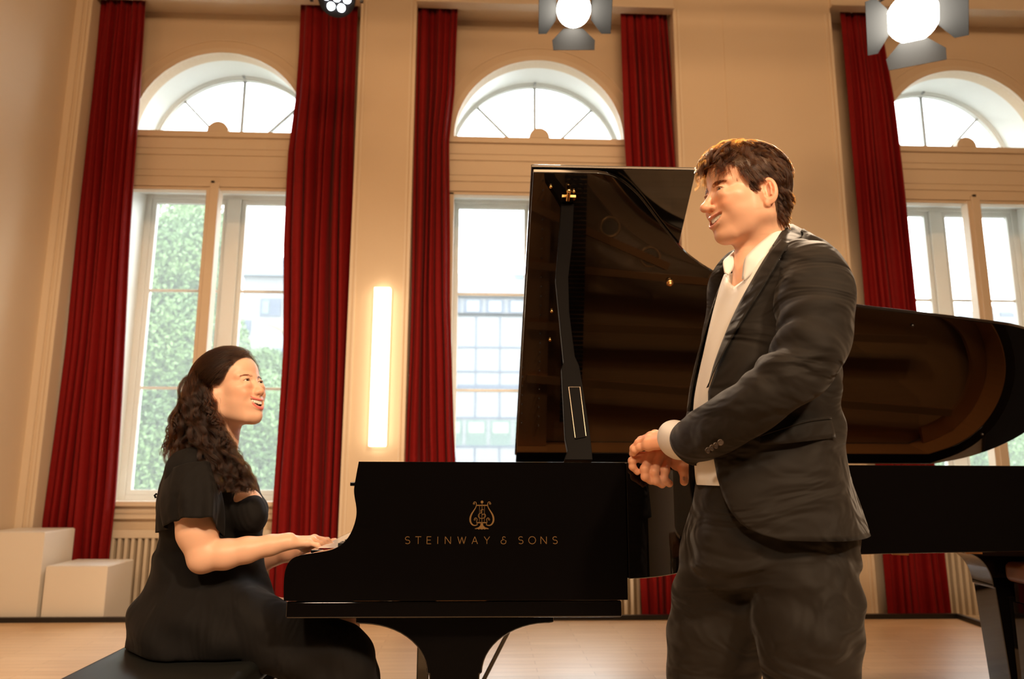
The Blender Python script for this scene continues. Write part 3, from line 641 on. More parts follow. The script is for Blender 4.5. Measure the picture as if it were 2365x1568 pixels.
# legs
def leg(cx, yc, zt, ww, name='leg', hw=.064, depth=.12):
    br = [(ww, 0), (ww, -.055)]
    b = MB(); cw = ww-.02-hw; pts = [(ww, zt), (ww, zt-.035)]
    for a in np.linspace(0, math.pi/2, 14): pts.append((ww-.015-cw*math.sin(a), zt-.035-.165*(1-math.cos(a))**1.0-.002))
    pts = [(ww, zt), (ww, zt-.026), (ww-.012, zt-.028)]
    for a in np.linspace(.05, math.pi/2, 14): pts.append((hw+.006+cw*(1-math.sin(a)), zt-.028-.120*(1-math.cos(a))))
    pts += [(hw, zt-.150), (hw*.72, .12), (hw*.72, .10)]
    full = [(cx+x, z) for x, z in pts]+[(cx-x, z) for x, z in pts[::-1]]
    b.ext([(x, yc-depth/2, z) for x, z in full], (0, depth, 0)); g = b.build(name, MPIANO, pn, bevel=.004)
    c = MB(); c.disc((cx, yc-.02, .045), .045, (0, 1, 0), .04, 24); c.box(cx-.02, cx+.02, yc-.03, yc+.03, .05, .10); c.build('caster', MBRASS, g, sa=30)
    return g
yl = YN+.14; zt = zk0
cx = (U(830, 1440, yl)[0]+U(1274, 1440, yl)[0])/2; wl = (U(1274, 1440, yl)[0]-U(830, 1440, yl)[0])/2
leg(cx, yl, zt, wl); leg(cx, YF-.16, zt, wl)
yr = YN+.88; leg(U(2275, 1400, yr)[0]+.105, yr, ZR2, .215, hw=.10)
# pedal lyre with its braces
ly = U(1050, 1500, 2.62); b = MB(); xl = ly[0]-.1
for yy in (2.56, 2.76): b.box(xl-.02, xl+.02, yy-.02, yy+.02, .16, zk0)
b.box(xl-.06, xl+.05, 2.5, 2.82, .08, .17); b.build('pedal_lyre', MPIANO, pn, bevel=.004)
b = MB()
for yy in (2.60, 2.66, 2.72): b.box(xl-.17, xl-.05, yy-.012, yy+.012, .09, .10)
b.build('pedals', MBRASS, pn, bevel=.003)
for yy, s in ((2.56, 0), (2.76, 1)):
    a = U(1168-34*(1-s), 1470, yy); c = U(1118-34*(1-s), 1568, yy); dd_ = (c-a)/(c[2]-a[2]); bot = a+dd_*(.12-a[2]); tp = a+dd_*(ZR2-a[2]); MB().bar(bot, tp, .022, .012).build('lyre_brace', MPIANO if s else MBLACKT, pn)
# gold lettering and emblem on the near side
def stroke(b, pts, w, y=YN-.0012):
    pts = [np.array(p, float) for p in pts]; n = len(pts); w = [w]*n if np.isscalar(w) else w; Lf = []; Rt = []
    for i in range(n):
        t = pts[min(i+1, n-1)]-pts[max(i-1, 0)]; t /= np.linalg.norm(t)+1e-9; q = np.array([-t[1], t[0]])
        Lf.append(pts[i]+q*w[i]/2); Rt.append(pts[i]-q*w[i]/2)
    vs = [(x, y, z) for x, z in Lf+Rt]+[(x, YN, z) for x, z in Lf+Rt]; m = 2*n
    fs = [(n+i, n+i+1, i+1, i) for i in range(n-1)]+[(i, i+1, m+i+1, m+i) for i in range(n-1)]+[(m+n+i, m+n+i+1, n+i+1, n+i) for i in range(n-1)]
    b.add(vs, fs)
def arc(cx, cy, rx, ry, a0, a1, n=18): return [(cx+rx*math.cos(math.radians(a)), cy+ry*math.sin(math.radians(a))) for a in np.linspace(a0, a1, n)]
GL = {'S': [arc(.5, .74, .33, .24, 35, 250, 14)+arc(.5, .27, .36, .25, 80, -145, 16)], 'T': [[(.0, .98), (.9, .98)], [(.45, .98), (.45, 0)]],
 'E': [[(.12, 0), (.12, 1)], [(.12, .98), (.72, .98)], [(.12, .52), (.66, .52)], [(.12, .02), (.72, .02)]], 'I': [[(.3, 0), (.3, 1)]],
 'N': [[(.1, 0), (.1, 1)], [(.1, 1), (.88, 0)], [(.88, 0), (.88, 1)]], 'W': [[(.0, 1), (.3, 0)], [(.3, 0), (.58, .95)], [(.58, .95), (.86, 0)], [(.86, 0), (1.14, 1)]],
 'A': [[(0, 0), (.4, 1)], [(.4, 1), (.8, 0)], [(.15, .34), (.65, .34)]], 'Y': [[(0, 1), (.4, .45)], [(.8, 1), (.4, .45)], [(.4, .45), (.4, 0)]],
 'O': [arc(.5, .5, .49, .49, 0, 360, 32)], '&': [arc(.42, .78, .2, .2, 20, 270, 12)+[(.5, .56)], [(.42, .58)]+arc(.36, .28, .34, .28, 100, 360, 18)+[(.72, .42), (.55, .46)]]}
def letter(ch, u0, u1):
    b = MB(); a = P2(u0, 1256); c = P2(u1, 1239); h = c[1]-a[1]; xs = [p[0] for s_ in GL[ch] for p in s_]; x0, x1 = min(xs), max(xs); wd = c[0]-a[0]
    sx = wd/(x1-x0) if x1 > x0+.05 else h
    for s_ in GL[ch]: stroke(b, [(a[0]+(x-x0)*sx, a[1]+y*h) for x, y in s_], .0015)
    return b.build('letter', MGOLD, logo)
logo = empty('lettering', (P2(1113, 1248)[0], YN, P2(1113, 1248)[1]), pn)
for ch, u0, u1 in (('S', 936, 947), ('T', 959, 973), ('E', 986, 996), ('I', 1011, 1012), ('N', 1028, 1041), ('W', 1057, 1076), ('A', 1090, 1103), ('Y', 1118, 1131), ('&', 1157, 1169), ('S', 1198, 1208), ('O', 1221, 1237), ('N', 1249, 1262), ('S', 1277, 1287)):
    letter(ch, u0, u1)
b = MB(); ec = P2(1113, 1190); k = P2(1140, 1190)[0]-ec[0]       # half width 27 px
k /= 27.
def E(x, y): return (ec[0]+x*k, ec[1]+y*k)                        # offsets in px, y up
for s in (-1, 1):
    body = [(10, -21), (15, -23), (21, -22), (26, -16), (27.3, -8), (25, 1), (20, 9), (14.5, 17), (12.5, 24), (14, 30), (18, 30.5), (20, 27.5), (18.5, 24.5)]
    pts = smooth_poly(body, 2); n = len(pts); w = [(1.3+2.6*math.exp(-((i/n-.33)/.2)**2))*k for i in range(n)]
    stroke(b, [E(s*x, y) for x, y in pts], w)
    pts = smooth_poly([(10, -21), (12.5, -15), (10.5, -9), (13, -5.5), (17, -6.5), (17.5, -10), (15, -11)], 2); stroke(b, [E(s*x, y) for x, y in pts], 1.4*k)
    stroke(b, [E(s*5.8, 22), E(s*5.8, -16)], .7*k); b.disc((E(s*18.8, 26.5)[0], YN-.0012, E(0, 26.5)[1]), 2.4*k, (0, 1, 0), .0012, 12); b.disc((E(s*16.5, -9.5)[0], YN-.0012, E(0, -9.5)[1]), 2.3*k, (0, 1, 0), .0012, 12)
stroke(b, [E(-12, 22.5), E(12, 22.5)], 2.3*k); stroke(b, [E(-12, -16.5), E(12, -16.5)], 2.4*k); stroke(b, [E(0, 26), E(0, -16)], .9*k)
b.disc((E(0, 30)[0], YN-.0012, E(0, 30)[1]), 3.2*k, (0, 1, 0), .0012, 16)
b.ext([(x, YN-.0012, z) for x, z in [E(-2.5, -17), E(2.5, -17), E(3.5, -23), E(8, -27), E(16, -29.5), E(15.5, -31), E(9, -30.5), E(7, -32), E(4, -30.5), E(0, -32), E(-4, -30.5), E(-7, -32), E(-9, -30.5), E(-15.5, -31), E(-16, -29.5), E(-8, -27), E(-3.5, -23)]], (0, .0012, 0))
amp = smooth_poly([(3.5, 12), (1, 14), (-3, 11), (-2, 7), (1, 6), (-6, 4.5), (-9, -1), (-6, -6), (0, -7.5), (7, -5), (9, 0), (6, 3.5), (1.5, 2), (0, .5)], 2); stroke(b, [E(*q) for q in amp], 1.5*k)
b.build('emblem', MGOLD, pn)
# benches
ML = pmat('black_leather', (.010, .011, .010), .45, spec=.4)
def bench(x0, x1, y0, y1, zt, mat, label):
    g = empty('piano_bench', ((x0+x1)/2, (y0+y1)/2, 0)); tag(g, label, 'bench')
    MB().box(x0, x1, y0, y1, zt-.07, zt).build('seat_cushion', mat, g, bevel=.022, seg=4)
    MB().box(x0+.02, x1-.02, y0+.02, y1-.02, zt-.14, zt-.071).build('seat_frame', MPIANO, g, bevel=.003)
    for x in (x0+.04, x1-.04):
        for y in (y0+.04, y1-.04): MB().bar((x, y, 0), (x, y, zt-.14), .05).build('leg', MPIANO, g)
xb = UZ(290, 1499, .48)[0]
bench(xb-.03, xb+.40, 1.70, 2.52, .48, ML, 'black padded piano bench under the seated woman')
q = U(2330, 1325, 2.66); q[2] = U(2330, 1325, 2.36)[2]
bench(q[0], q[0]+.55, 2.36, 2.69, q[2], pmat('brown_leather', (.10, .035, .012), .4), 'brown padded bench behind the rear leg of the piano')
# ------------------------------------------------------------------ modelling kit for bodies: distance fields meshed with surface nets
class Field:
    def __init__(s, lo, hi, h):
        s.h = h; s.lo = np.array(lo, float); s.n = np.ceil((np.array(hi)-s.lo)/h).astype(int)+1
        s.ax = [(s.lo[i]+h*np.arange(s.n[i])).astype(np.float32) for i in range(3)]; s.F = np.full(s.n, .2, np.float32)
    def _sub(s, lo, hi):
        sl = []
        for i in range(3):
            a = max(0, int((lo[i]-s.lo[i])/s.h)-1); b = min(s.n[i], int((hi[i]-s.lo[i])/s.h)+3)
            if b <= a: return None
            sl.append(slice(a, b))
        return tuple(sl), np.meshgrid(s.ax[0][sl[0]], s.ax[1][sl[1]], s.ax[2][sl[2]], indexing='ij', sparse=True)
    def op(s, fn, lo, hi, k, mode='u'):
        pad = k+4*s.h; r = s._sub(np.array(lo)-pad, np.array(hi)+pad)
        if r is None: return s
        sl, (X, Y, Z) = r; d = fn(X, Y, Z).astype(np.float32); a = s.F[sl]; k = max(k, 1e-5)
        if mode == 'u': h = np.clip(.5+.5*(a-d)/k, 0, 1); s.F[sl] = a*(1-h)+d*h-k*h*(1-h)
        else: d = -d; h = np.clip(.5-.5*(a-d)/k, 0, 1); s.F[sl] = a*(1-h)+d*h+k*h*(1-h)
        return s
    def ell(s, c, r, k=.01, R=None, mode='u'):
        c = np.array(c, float); r = np.array(r, float)
        def fn(X, Y, Z):
            p = [X-c[0], Y-c[1], Z-c[2]]
            if R is not None: p = [p[0]*R[0][i]+p[1]*R[1][i]+p[2]*R[2][i] for i in range(3)]
            a = np.sqrt((p[0]/r[0])**2+(p[1]/r[1])**2+(p[2]/r[2])**2); b = np.sqrt((p[0]/r[0]**2)**2+(p[1]/r[1]**2)**2+(p[2]/r[2]**2)**2)+1e-9
            return a*(a-1)/b
        m = r if R is None else np.full(3, r.max())
        return s.op(fn, c-m, c+m, k, mode)
    def cone(s, a, b, ra, rb=None, k=.01, mode='u', squash=None):
        a = np.array(a, float); b = np.array(b, float); rb = ra if rb is None else rb; d = b-a; L2 = d@d+1e-12
        def fn(X, Y, Z):
            t = np.clip(((X-a[0])*d[0]+(Y-a[1])*d[1]+(Z-a[2])*d[2])/L2, 0, 1)
            px, py, pz = X-a[0]-t*d[0], Y-a[1]-t*d[1], Z-a[2]-t*d[2]; q = px*px+py*py+pz*pz
            if squash is not None:
                n, f = squash; q = q+((px*n[0]+py*n[1]+pz*n[2])**2)*(1/f**2-1)
            return (np.sqrt(q)-(ra+(rb-ra)*t))*(1 if squash is None else squash[1])
        m = max(ra, rb); return s.op(fn, np.minimum(a, b)-m, np.maximum(a, b)+m, k, mode)
    def chain(s, pts, rad, k=.006, mode='u', squash=None):
        rad = [rad]*len(pts) if np.isscalar(rad) else rad
        for i in range(len(pts)-1): s.cone(pts[i], pts[i+1], rad[i], rad[i+1], k, mode, squash)
        return s
    def slices(s, rows, k=.02, p=2.2):
        """rows: (z, cx, cy, rx, ry) from top to bottom: a stack of superellipses"""
        r = np.array(sorted(rows), float)
        def fn(X, Y, Z):
            z = Z.ravel(); g = [np.interp(z, r[:, 0], r[:, i]).reshape(Z.shape) for i in range(1, 5)]
            q = (np.abs((X-g[0])/g[2])**p+np.abs((Y-g[1])/g[3])**p)**(1/p); m = np.minimum(g[2], g[3]); d = (q-1)*m*.9
            return np.maximum(d, np.maximum(r[0, 0]-Z, Z-r[-1, 0]))
        lo = [(r[:, 1]-r[:, 3]).min(), (r[:, 2]-r[:, 4]).min(), r[0, 0]]; hi = [(r[:, 1]+r[:, 3]).max(), (r[:, 2]+r[:, 4]).max(), r[-1, 0]]
        return s.op(fn, lo, hi, k)
    def mesh(s, smooth=1):
        F = s.F; S = F < 0; n = np.array(F.shape)-1
        c = np.zeros(tuple(n), np.int8)
        for i in (0, 1):
            for j in (0, 1):
                for k in (0, 1): c += S[i:n[0]+i, j:n[1]+j, k:n[2]+k]
        act = np.argwhere((c > 0) & (c < 8)); idx = -np.ones(tuple(n), np.int64); idx[tuple(act.T)] = np.arange(len(act))
        acc = np.zeros((len(act), 3)); cnt = np.zeros(len(act))
        for ax in range(3):
            o = [q for q in range(3) if q != ax]
            for u in (0, 1):
                for v in (0, 1):
                    a = act.copy(); a[:, o[0]] += u; a[:, o[1]] += v; b = a.copy(); b[:, ax] += 1
                    fa, fb = F[tuple(a.T)], F[tuple(b.T)]; m = (fa < 0) != (fb < 0); t = np.where(m, fa/(fa-fb+1e-20), 0)
                    p = (a-act).astype(float); p[:, ax] += t; acc[m] += p[m]; cnt[m] += 1
        V = s.lo+s.h*(act+acc/cnt[:, None]); Q = []
        for ax in range(3):
            o = [q for q in range(3) if q != ax]
            sl0 = [slice(None)]*3; sl1 = [slice(None)]*3; sl0[ax] = slice(0, -1); sl1[ax] = slice(1, None)
            A, B = S[tuple(sl0)], S[tuple(sl1)]; e = np.argwhere(A != B)
            ok = (e[:, o[0]] > 0) & (e[:, o[1]] > 0) & (e[:, o[0]] < n[o[0]]) & (e[:, o[1]] < n[o[1]]); e = e[ok]
            q = []
            for du, dv in ((1, 1), (0, 1), (0, 0), (1, 0)):
                t = e.copy(); t[:, o[0]] -= du; t[:, o[1]] -= dv; q.append(idx[tuple(t.T)])
            q = np.stack(q, 1); fl = A[tuple(e.T)]
            if ax == 1: fl = ~fl
            q[~fl] = q[~fl][:, ::-1]; Q.append(q)
        Q = np.concatenate(Q)
        for _ in range(smooth):
            acc = np.zeros_like(V); cn = np.zeros(len(V))
            for i, j in ((0, 1), (1, 2), (2, 3), (3, 0)):
                np.add.at(acc, Q[:, i], V[Q[:, j]]); np.add.at(cn, Q[:, i], 1); np.add.at(acc, Q[:, j], V[Q[:, i]]); np.add.at(cn, Q[:, j], 1)
            V = V*.45+.55*acc/np.maximum(cn, 1)[:, None]
        return V, Q
def vnormals(V, Q):
    a = V[Q[:, 2]]-V[Q[:, 0]]; b = V[Q[:, 3]]-V[Q[:, 1]]; f = np.cross(a, b); N = np.zeros_like(V)
    for i in range(4): np.add.at(N, Q[:, i], f)
    return N/(np.linalg.norm(N, axis=1)[:, None]+1e-12)
def qmesh(name, V, Q, mat, parent=None, col=None, smooth=True):
    me = bpy.data.meshes.new(name); me.vertices.add(len(V)); me.vertices.foreach_set('co', np.asarray(V, np.float32).ravel())
    me.loops.add(Q.size); me.loops.foreach_set('vertex_index', Q.ravel().astype(np.int32)); me.polygons.add(len(Q))
    me.polygons.foreach_set('loop_start', np.arange(0, Q.size, 4, dtype=np.int32)); me.polygons.foreach_set('use_smooth', [smooth]*len(Q)); me.update(calc_edges=True); me.validate()
    if col is not None:
        at = me.color_attributes.new('tint', 'FLOAT_COLOR', 'POINT'); at.data.foreach_set('color', np.concatenate([col, np.ones((len(col), 1))], 1).astype(np.float32).ravel())
    me.materials.append(mat); o = bpy.data.objects.new(name, me); COL.objects.link(o)
    if parent: setparent(o, parent)
    return o
def strands(name, P, r0, r1, mat, parent):
    """P: n x m x 3 hair strands"""
    n, m, _ = P.shape; c = bpy.data.hair_curves.new(name); c.add_curves([m]*n)
    c.attributes['position'].data.foreach_set('vector', P.astype(np.float32).ravel())
    ra = c.attributes.get('radius') or c.attributes.new('radius', 'FLOAT', 'POINT'); t = np.linspace(0, 1, m)
    ra.data.foreach_set('value', np.tile(r0+(r1-r0)*t**2, n).astype(np.float32))
    c.materials.append(mat); o = bpy.data.objects.new(name, c); COL.objects.link(o); setparent(o, parent); return o
def skinmat(name, base, rough=.42):
    m = pmat(name, base, rough, spec=.4, sss=.25); N, L, b = nodes(m)
    a = N.new('ShaderNodeVertexColor'); a.layer_name = 'tint'; nz = N.new('ShaderNodeTexNoise'); nz.inputs['Scale'].default_value = 120; nz.inputs['Detail'].default_value = 3
    tc = N.new('ShaderNodeTexCoord'); L.new(tc.outputs['Object'], nz.inputs[0])
    L.new(a.outputs[0], b.inputs['Base Color'])
    bp = N.new('ShaderNodeBump'); bp.inputs['Strength'].default_value = .12; bp.inputs['Distance'].default_value = .001; L.new(nz.outputs[0], bp.inputs['Height']); L.new(bp.outputs[0], b.inputs['Normal'])
    return m
def hairmat(name, mel, red, rough=.32):
    m = bpy.data.materials.new(name); m.use_nodes = True; N = m.node_tree.nodes; L = m.node_tree.links; N.clear()
    o = N.new('ShaderNodeOutputMaterial'); h = N.new('ShaderNodeBsdfHairPrincipled'); h.parametrization = 'MELANIN'
    h.inputs['Melanin'].default_value = mel; h.inputs['Melanin Redness'].default_value = red; h.inputs['Roughness'].default_value = rough
    h.inputs['Random Color'].default_value = .35; h.inputs['Radial Roughness'].default_value = .4
    L.new(h.outputs[0], o.inputs[0]); return m
def sstep(a, b, x): t = np.clip((x-a)/(b-a), 0, 1); return t*t*(3-2*t)
def rotz(a): c, s = math.cos(a), math.sin(a); return np.array([[c, -s, 0], [s, c, 0], [0, 0, 1.]])
def roty(a): c, s = math.cos(a), math.sin(a); return np.array([[c, 0, s], [0, 1, 0], [-s, 0, c.real if 0 else c]])
def rotx(a): c, s = math.cos(a), math.sin(a); return np.array([[1, 0, 0], [0, c, -s], [0, s, c]])
EYE = (.0790, .0310, 0.0)
def head_field(h, fem=0, op=1.0, neck_dir=(-.05, 0, -.19), extra=()):
    f = Field((-.125, -.125 if fem else -.12, -.235 if fem else -.285), (.13, .12, .135), h); j = 1-.10*fem
    f.ell((-.015, 0, .042), (.097, .075, .083), .01); f.ell((-.045, 0, .015), (.063, .066, .07), .03)
    f.ell((.036, 0, .042), (.052, .058, .05), .03); f.ell((.042, 0, -.03), (.046, .054*j, .066), .03); f.ell((.058, 0, -.055), (.032, .034, .042), .025)
    for s in (-1, 1):
        f.cone((-.012, s*.054*j, -.066), (.056, s*.022, -.104), .016, .015, .03); f.cone((-.008, s*.058, -.02), (-.010, s*.054*j, -.066), .017, .016, .025)
    for s in (-1, 1): f.ell((.040, s*.038, -.045), (.034, .021, .034), .03)
    f.ell((.072, 0, -.106), (.020, .021 if not fem else .017, .017), .022); f.ell((.022, 0, -.086), (.055, .038, .027), .025)
    for s in (-1, 1):
        f.ell((.056, s*.040, -.018), (.026, .021, .017), .018); f.ell((.071, s*.034, -.036), (.019, .017, .016), .014)
        f.cone((.083, s*.012, .0165), (.069, s*.044, .018), .0085 if not fem else .0065, .008, .014)
        f.ell((.097, s*.031, .0), (.014, .017, .011), .012, mode='s')
    f.cone((.084, 0, .012), (.1115 if not fem else .102, 0, -.032), .0064, .0095, .012); f.ell((.1145 if not fem else .104, 0, -.0365), (.0120, .0115, .0105) if not fem else (.0110, .0100, .0095), .009)
    for s in (-1, 1): f.ell((.096, s*.0115, -.038), (.010, .0070, .0072), .006)
    f.ell((.093, 0, -.042), (.012, .008, .005), .006)
    for s in (-1, 1): f.ell((.101, s*.0062, -.0462), (.0048, .0032, .004), .002, mode='s')
    # lids
    for s in (-1, 1):
        f.ell((EYE[0], s*EYE[1], EYE[2]), (.0131, .0140, .0126), .007)
        f.chain([(EYE[0]+.0090, s*(EYE[1]-.010), .004), (EYE[0]+.0118, s*(EYE[1]-.003), .0066), (EYE[0]+.0112, s*(EYE[1]+.004), .0064), (EYE[0]+.0065, s*(EYE[1]+.0115), .0035)], [.0010, .0016, .0016, .0010], .004)
        f.chain([(EYE[0]+.0085, s*(EYE[1]-.010), -.0045), (EYE[0]+.0105, s*EYE[1], -.0062), (EYE[0]+.006, s*(EYE[1]+.011), -.0045)], .0012, .006)
        f.ell((.084, s*.030, -.0145), (.010, .016, .007), .014)
        def slit(X, Y, Z, s=s):
            y = (Y-s*EYE[1])/.0128; z = (Z-(EYE[2]-.0004+.0020*(1-y*y)))/.0031; return (np.sqrt(((X-.094)/.014)**2+y*y+z*z)-1)*.004
        f.op(slit, (.078, s*.031-.014, -.006), (.11, s*.031+.014, .008), .0008, 's')
    # mouth
    f.ell((.076, 0, -.068), (.022+(.003 if not fem else 0), .030, .021), .016); c = .015; mx_ = .1010 if not fem else .0968
    up = [(mx_-.0225*s*s, .0345*s, -.0610+c*s*s+(.0012 if abs(s) < .15 else 0)*-1) for s in np.linspace(-1, 1, 13)]
    lo = [(mx_-.0025-.0205*s*s, .0325*s, -.0825*op-.0*(1-op)+(c+.0085)*s*s) for s in np.linspace(-1, 1, 13)]
    f.chain(up, [(.0034 if not fem else .0029)*(1-.5*s*s) for s in np.linspace(-1, 1, 13)], .004); f.chain(lo, [(.0046 if not fem else .0038)*(1-.6*s*s) for s in np.linspace(-1, 1, 13)], .005)
    def mo(X, Y, Z):
        y = Y/.0330; zc = -.0715+(c+.003)*y*y; hh = (.0080 if fem else .0095)*op; return (np.sqrt(((X-.098)/.024)**2+y*y+((Z-zc)/hh)**2)-1)*hh
    f.op(mo, (.06, -.036, -.085), (.125, .036, -.045), .0015, 's')
    for s in (-1, 1): f.chain([(.085, s*.016, -.034), (.081, s*.027, -.043), (.0765, s*.034, -.052)], [.0004, .0012, .0002], .006, 's')   # smile folds
    # ears
    for s in (-1, 1):
        q = 1.12 if not fem else .95; ez = -.019 if not fem else -.012; R = rotz(-s*.55)@rotx(s*.10)
        def E_(dx, dy, dz): return np.array([-.014, s*.0775, ez])+R@np.array([dx*q, s*dy*q, dz*q])
        f.ell(E_(0, .002, 0), np.array([.0180, .0055, .0310])*q, .005, R); f.ell(E_(.006, -.006, 0), (.012*q, .011, .024*q), .006)
        f.ell(E_(.001, .0085, .003), np.array([.0120, .0080, .0225])*q, .002, R, 's')
        f.chain([E_(-.002, .005, .016), E_(-.0045, .006, .004), E_(-.003, .0055, -.010)], .0028, .002); f.ell(E_(.011, .003, -.004), (.0035, .004, .006), .003); f.ell(E_(.006, .001, -.028), (.008, .0048, .009), .004)
    nd = np.array(neck_dir, float); nr = .056-.010*fem
    f.cone((-.030, 0, -.05), nd, nr, nr+(.002 if fem else .010), .03)
    for a_, b_, r_ in extra: f.cone(a_, b_, r_, r_, .03)
    for s in (-1, 1): f.cone((-.022, s*.050*j, -.05), nd+[.045, s*.012, -.01], .012, .012, .02)
    return f
def head_colors(V, N, skin, lips, fem=0, op=1.0):
    x, y, z = V.T; C = np.tile(np.array(skin), (len(V), 1)); red = np.array([1.0, .72, .62])
    def blend(w, c): C[:] = C*(1-w[:, None])+np.array(c)*w[:, None]
    ck = np.exp(-(((np.abs(y)-.040)/.02)**2+((z+.033)/.018)**2))*sstep(.03, .06, x); blend(ck*.6, np.array(skin)*red)
    ns = np.exp(-((y/.014)**2+((z+.034)/.012)**2))*sstep(.085, .1, x); blend(ns*.5, np.array(skin)*red)
    er = sstep(.072, .080, np.abs(y))*(np.abs(x+.012) < .035)*(np.abs(z+.016) < .05); blend(er*.5, np.array(skin)*red)
    s = y/.0345; m = (np.abs(s) < 1.04) & (x > .062); zu = -.0610+.015*s*s; zl = -.0825*op+.0235*s*s*(.0345/.0325)**2
    wu = np.where(m, sstep(1.25, .85, np.abs(z-zu)/(.0038*(1-.62*np.clip(s*s, 0, 1)))), 0)*sstep(.0, -.12, np.abs(s)-.93)*(z > zu-.0048); wl = np.where(m & (np.abs(y) < .0330), sstep(1.25, .85, np.abs(z-zl)/(.0050*(1-.66*np.clip(s*s, 0, 1)))), 0)*sstep(.0, -.12, np.abs(s)-.86)
    blend(np.maximum(wu, wl), lips)
    zc = -.0715+.018*s*s*(.0345/.033)**2; ins = m & (np.abs(z-zc) < .0095*np.sqrt(np.clip(1-(y/.0333)**2, 0, 1))*op+.0008) & (x < .0925-.0205*s*s); blend(ins*1., (.10, .015, .012))
    for sg in (-1, 1):                     # lash lines
        yy = (y-sg*EYE[1])/.0135; zt = .0018*(1-yy*yy)+.0042*np.sqrt(np.clip(1-yy*yy, 0, 1)); w = (np.abs(yy) < 1.05)*(x > .08)*np.exp(-((z-zt)/.0012)**2); blend(np.clip(w, 0, 1)*.85, (.03, .015, .01))
        zb_ = .0018*(1-yy*yy)-.0042*np.sqrt(np.clip(1-yy*yy, 0, 1)); w = (np.abs(yy) < 1)*(x > .08)*np.exp(-((z-zb_)/.0009)**2); blend(np.clip(w, 0, 1)*.4, (.10, .04, .03))
    if not fem:
        w = (sstep(.01, -.0, np.abs(z+.095)-.035)*sstep(-.01, .03, x)*.16); blend(w, np.array(skin)*[.62, .55, .5])
    return C
def eyes_teeth(R, T, sc, parent, iris, fem=0, op=1., gaze=(1, 0, 0)):
    W_ = lambda p: (R@(np.array(p)*sc))+T
    ew = pmat('eye_white', (.80, .74, .70), .15); ei = pmat('iris', iris, .15); ep = pmat('pupil', (.004, .004, .004), .08)
    for s in (-1, 1):
        c = np.array([EYE[0], s*EYE[1], EYE[2]]); g = np.array(gaze, float); g /= np.linalg.norm(g); a = np.cross(g, [0, 0, 1.]); a /= np.linalg.norm(a); b_ = np.cross(a, g)
        vs = []; fs = []; mi = []; m, n = 26, 28
        for i in range(m+1):
            th = math.pi*i/m
            for k in range(n): ph = 2*math.pi*k/n; vs.append(W_(c+.0122*(g*math.cos(th)+math.sin(th)*(a*math.cos(ph)+b_*math.sin(ph)))))
        for i in range(m):
            for k in range(n): fs.append((i*n+k, i*n+(k+1) % n, (i+1)*n+(k+1) % n, (i+1)*n+k)); mi.append(2 if i < 2 else 1 if i < 4 else 0)
        o = mk('eye', vs, fs, [ew, ei, ep], parent, True); o.data.polygons.foreach_set('material_index', mi)
    b = MB()
    for k in range(10):                     # upper teeth
        s = (k-4.5)/5.4; y = s*.0315; x = (.0955 if not fem else .0908)-.0215*s*s; z1 = -.0600+.015*s*s; z0 = z1-(.0122 if abs(s) < .25 else .0112 if abs(s) < .6 else .0092)*(1.08 if not fem else 1.05)
        hw = .0031
        q = []
        for (uu, d) in ((-1, 0), (-.6, .0012), (.6, .0012), (1, 0), (1, -.004), (-1, -.004)):
            q.append((x+d+(-2*.0215*s/.0315)*uu*hw, y+uu*hw))
        ds_ = lambda p: 2*.015*s/.0315*(p[1]-y)
        b.add([W_((p[0], p[1], z0+ds_(p))) for p in q]+[W_((p[0]+.0004, p[1], z1+ds_(p))) for p in q], [tuple(range(5, -1, -1)), tuple(range(6, 12))]+[(i, (i+1) % 6, 6+(i+1) % 6, 6+i) for i in range(6)])
    b.build('teeth', pmat('enamel', (.86, .80, .68), .2, coat=.4), parent, sa=60)
    b = MB(); q = [W_((.074+.0*s, .012*s, -.078)) for s in (-1, 0, 1)]; b.sphere(W_((.078, 0, -.0785)), (.012*sc, .014*sc, .005*sc), 16, 10); b.build('tongue', pmat('tongue', (.45, .10, .08), .3), parent, smooth=True)
def brows(R, T, sc, parent, mat, V, N, w=1., seed=1):
    r = np.random.default_rng(seed); P = []
    sel = np.where((V[:, 0] > .055) & (V[:, 2] > .008) & (V[:, 2] < .035))[0]; S = V[sel]; SN = N[sel]
    for s in (-1, 1):
        for k in range(int(230*w)):
            t = r.random(); y = s*(.011+.036*t); z = .0150+.0040*math.sin(t*2.6)+(r.random()-.5)*(.0075*(1-.65*t))*w**.5-.001
            i = np.argmin((S[:, 1]-y)**2+(S[:, 2]-z)**2-.0*S[:, 0]+(S[:, 0] < .06)*1.); p = S[i]; n = SN[i]
            d = np.array([-.35, s*(.35+.8*t), .75*(1-t)-.12]); d /= np.linalg.norm(d); L_ = .007
            P.append([p+n*.0002, p+d*L_*.4+n*.0012, p+d*L_*.75+n*.0016, p+d*L_+n*.0012])
    P = np.array(P); P = (P*sc)@R.T+T; strands('eyebrow', P, .00022, .00006, mat, parent)
def finger(f, pts, r0, r1, k=.004):
    n = len(pts); rr = np.linspace(r0, r1, n); f.chain(pts, rr, k)
    for i in range(1, n-1): f.ell(pts[i], [rr[i]*1.01]*3, k)
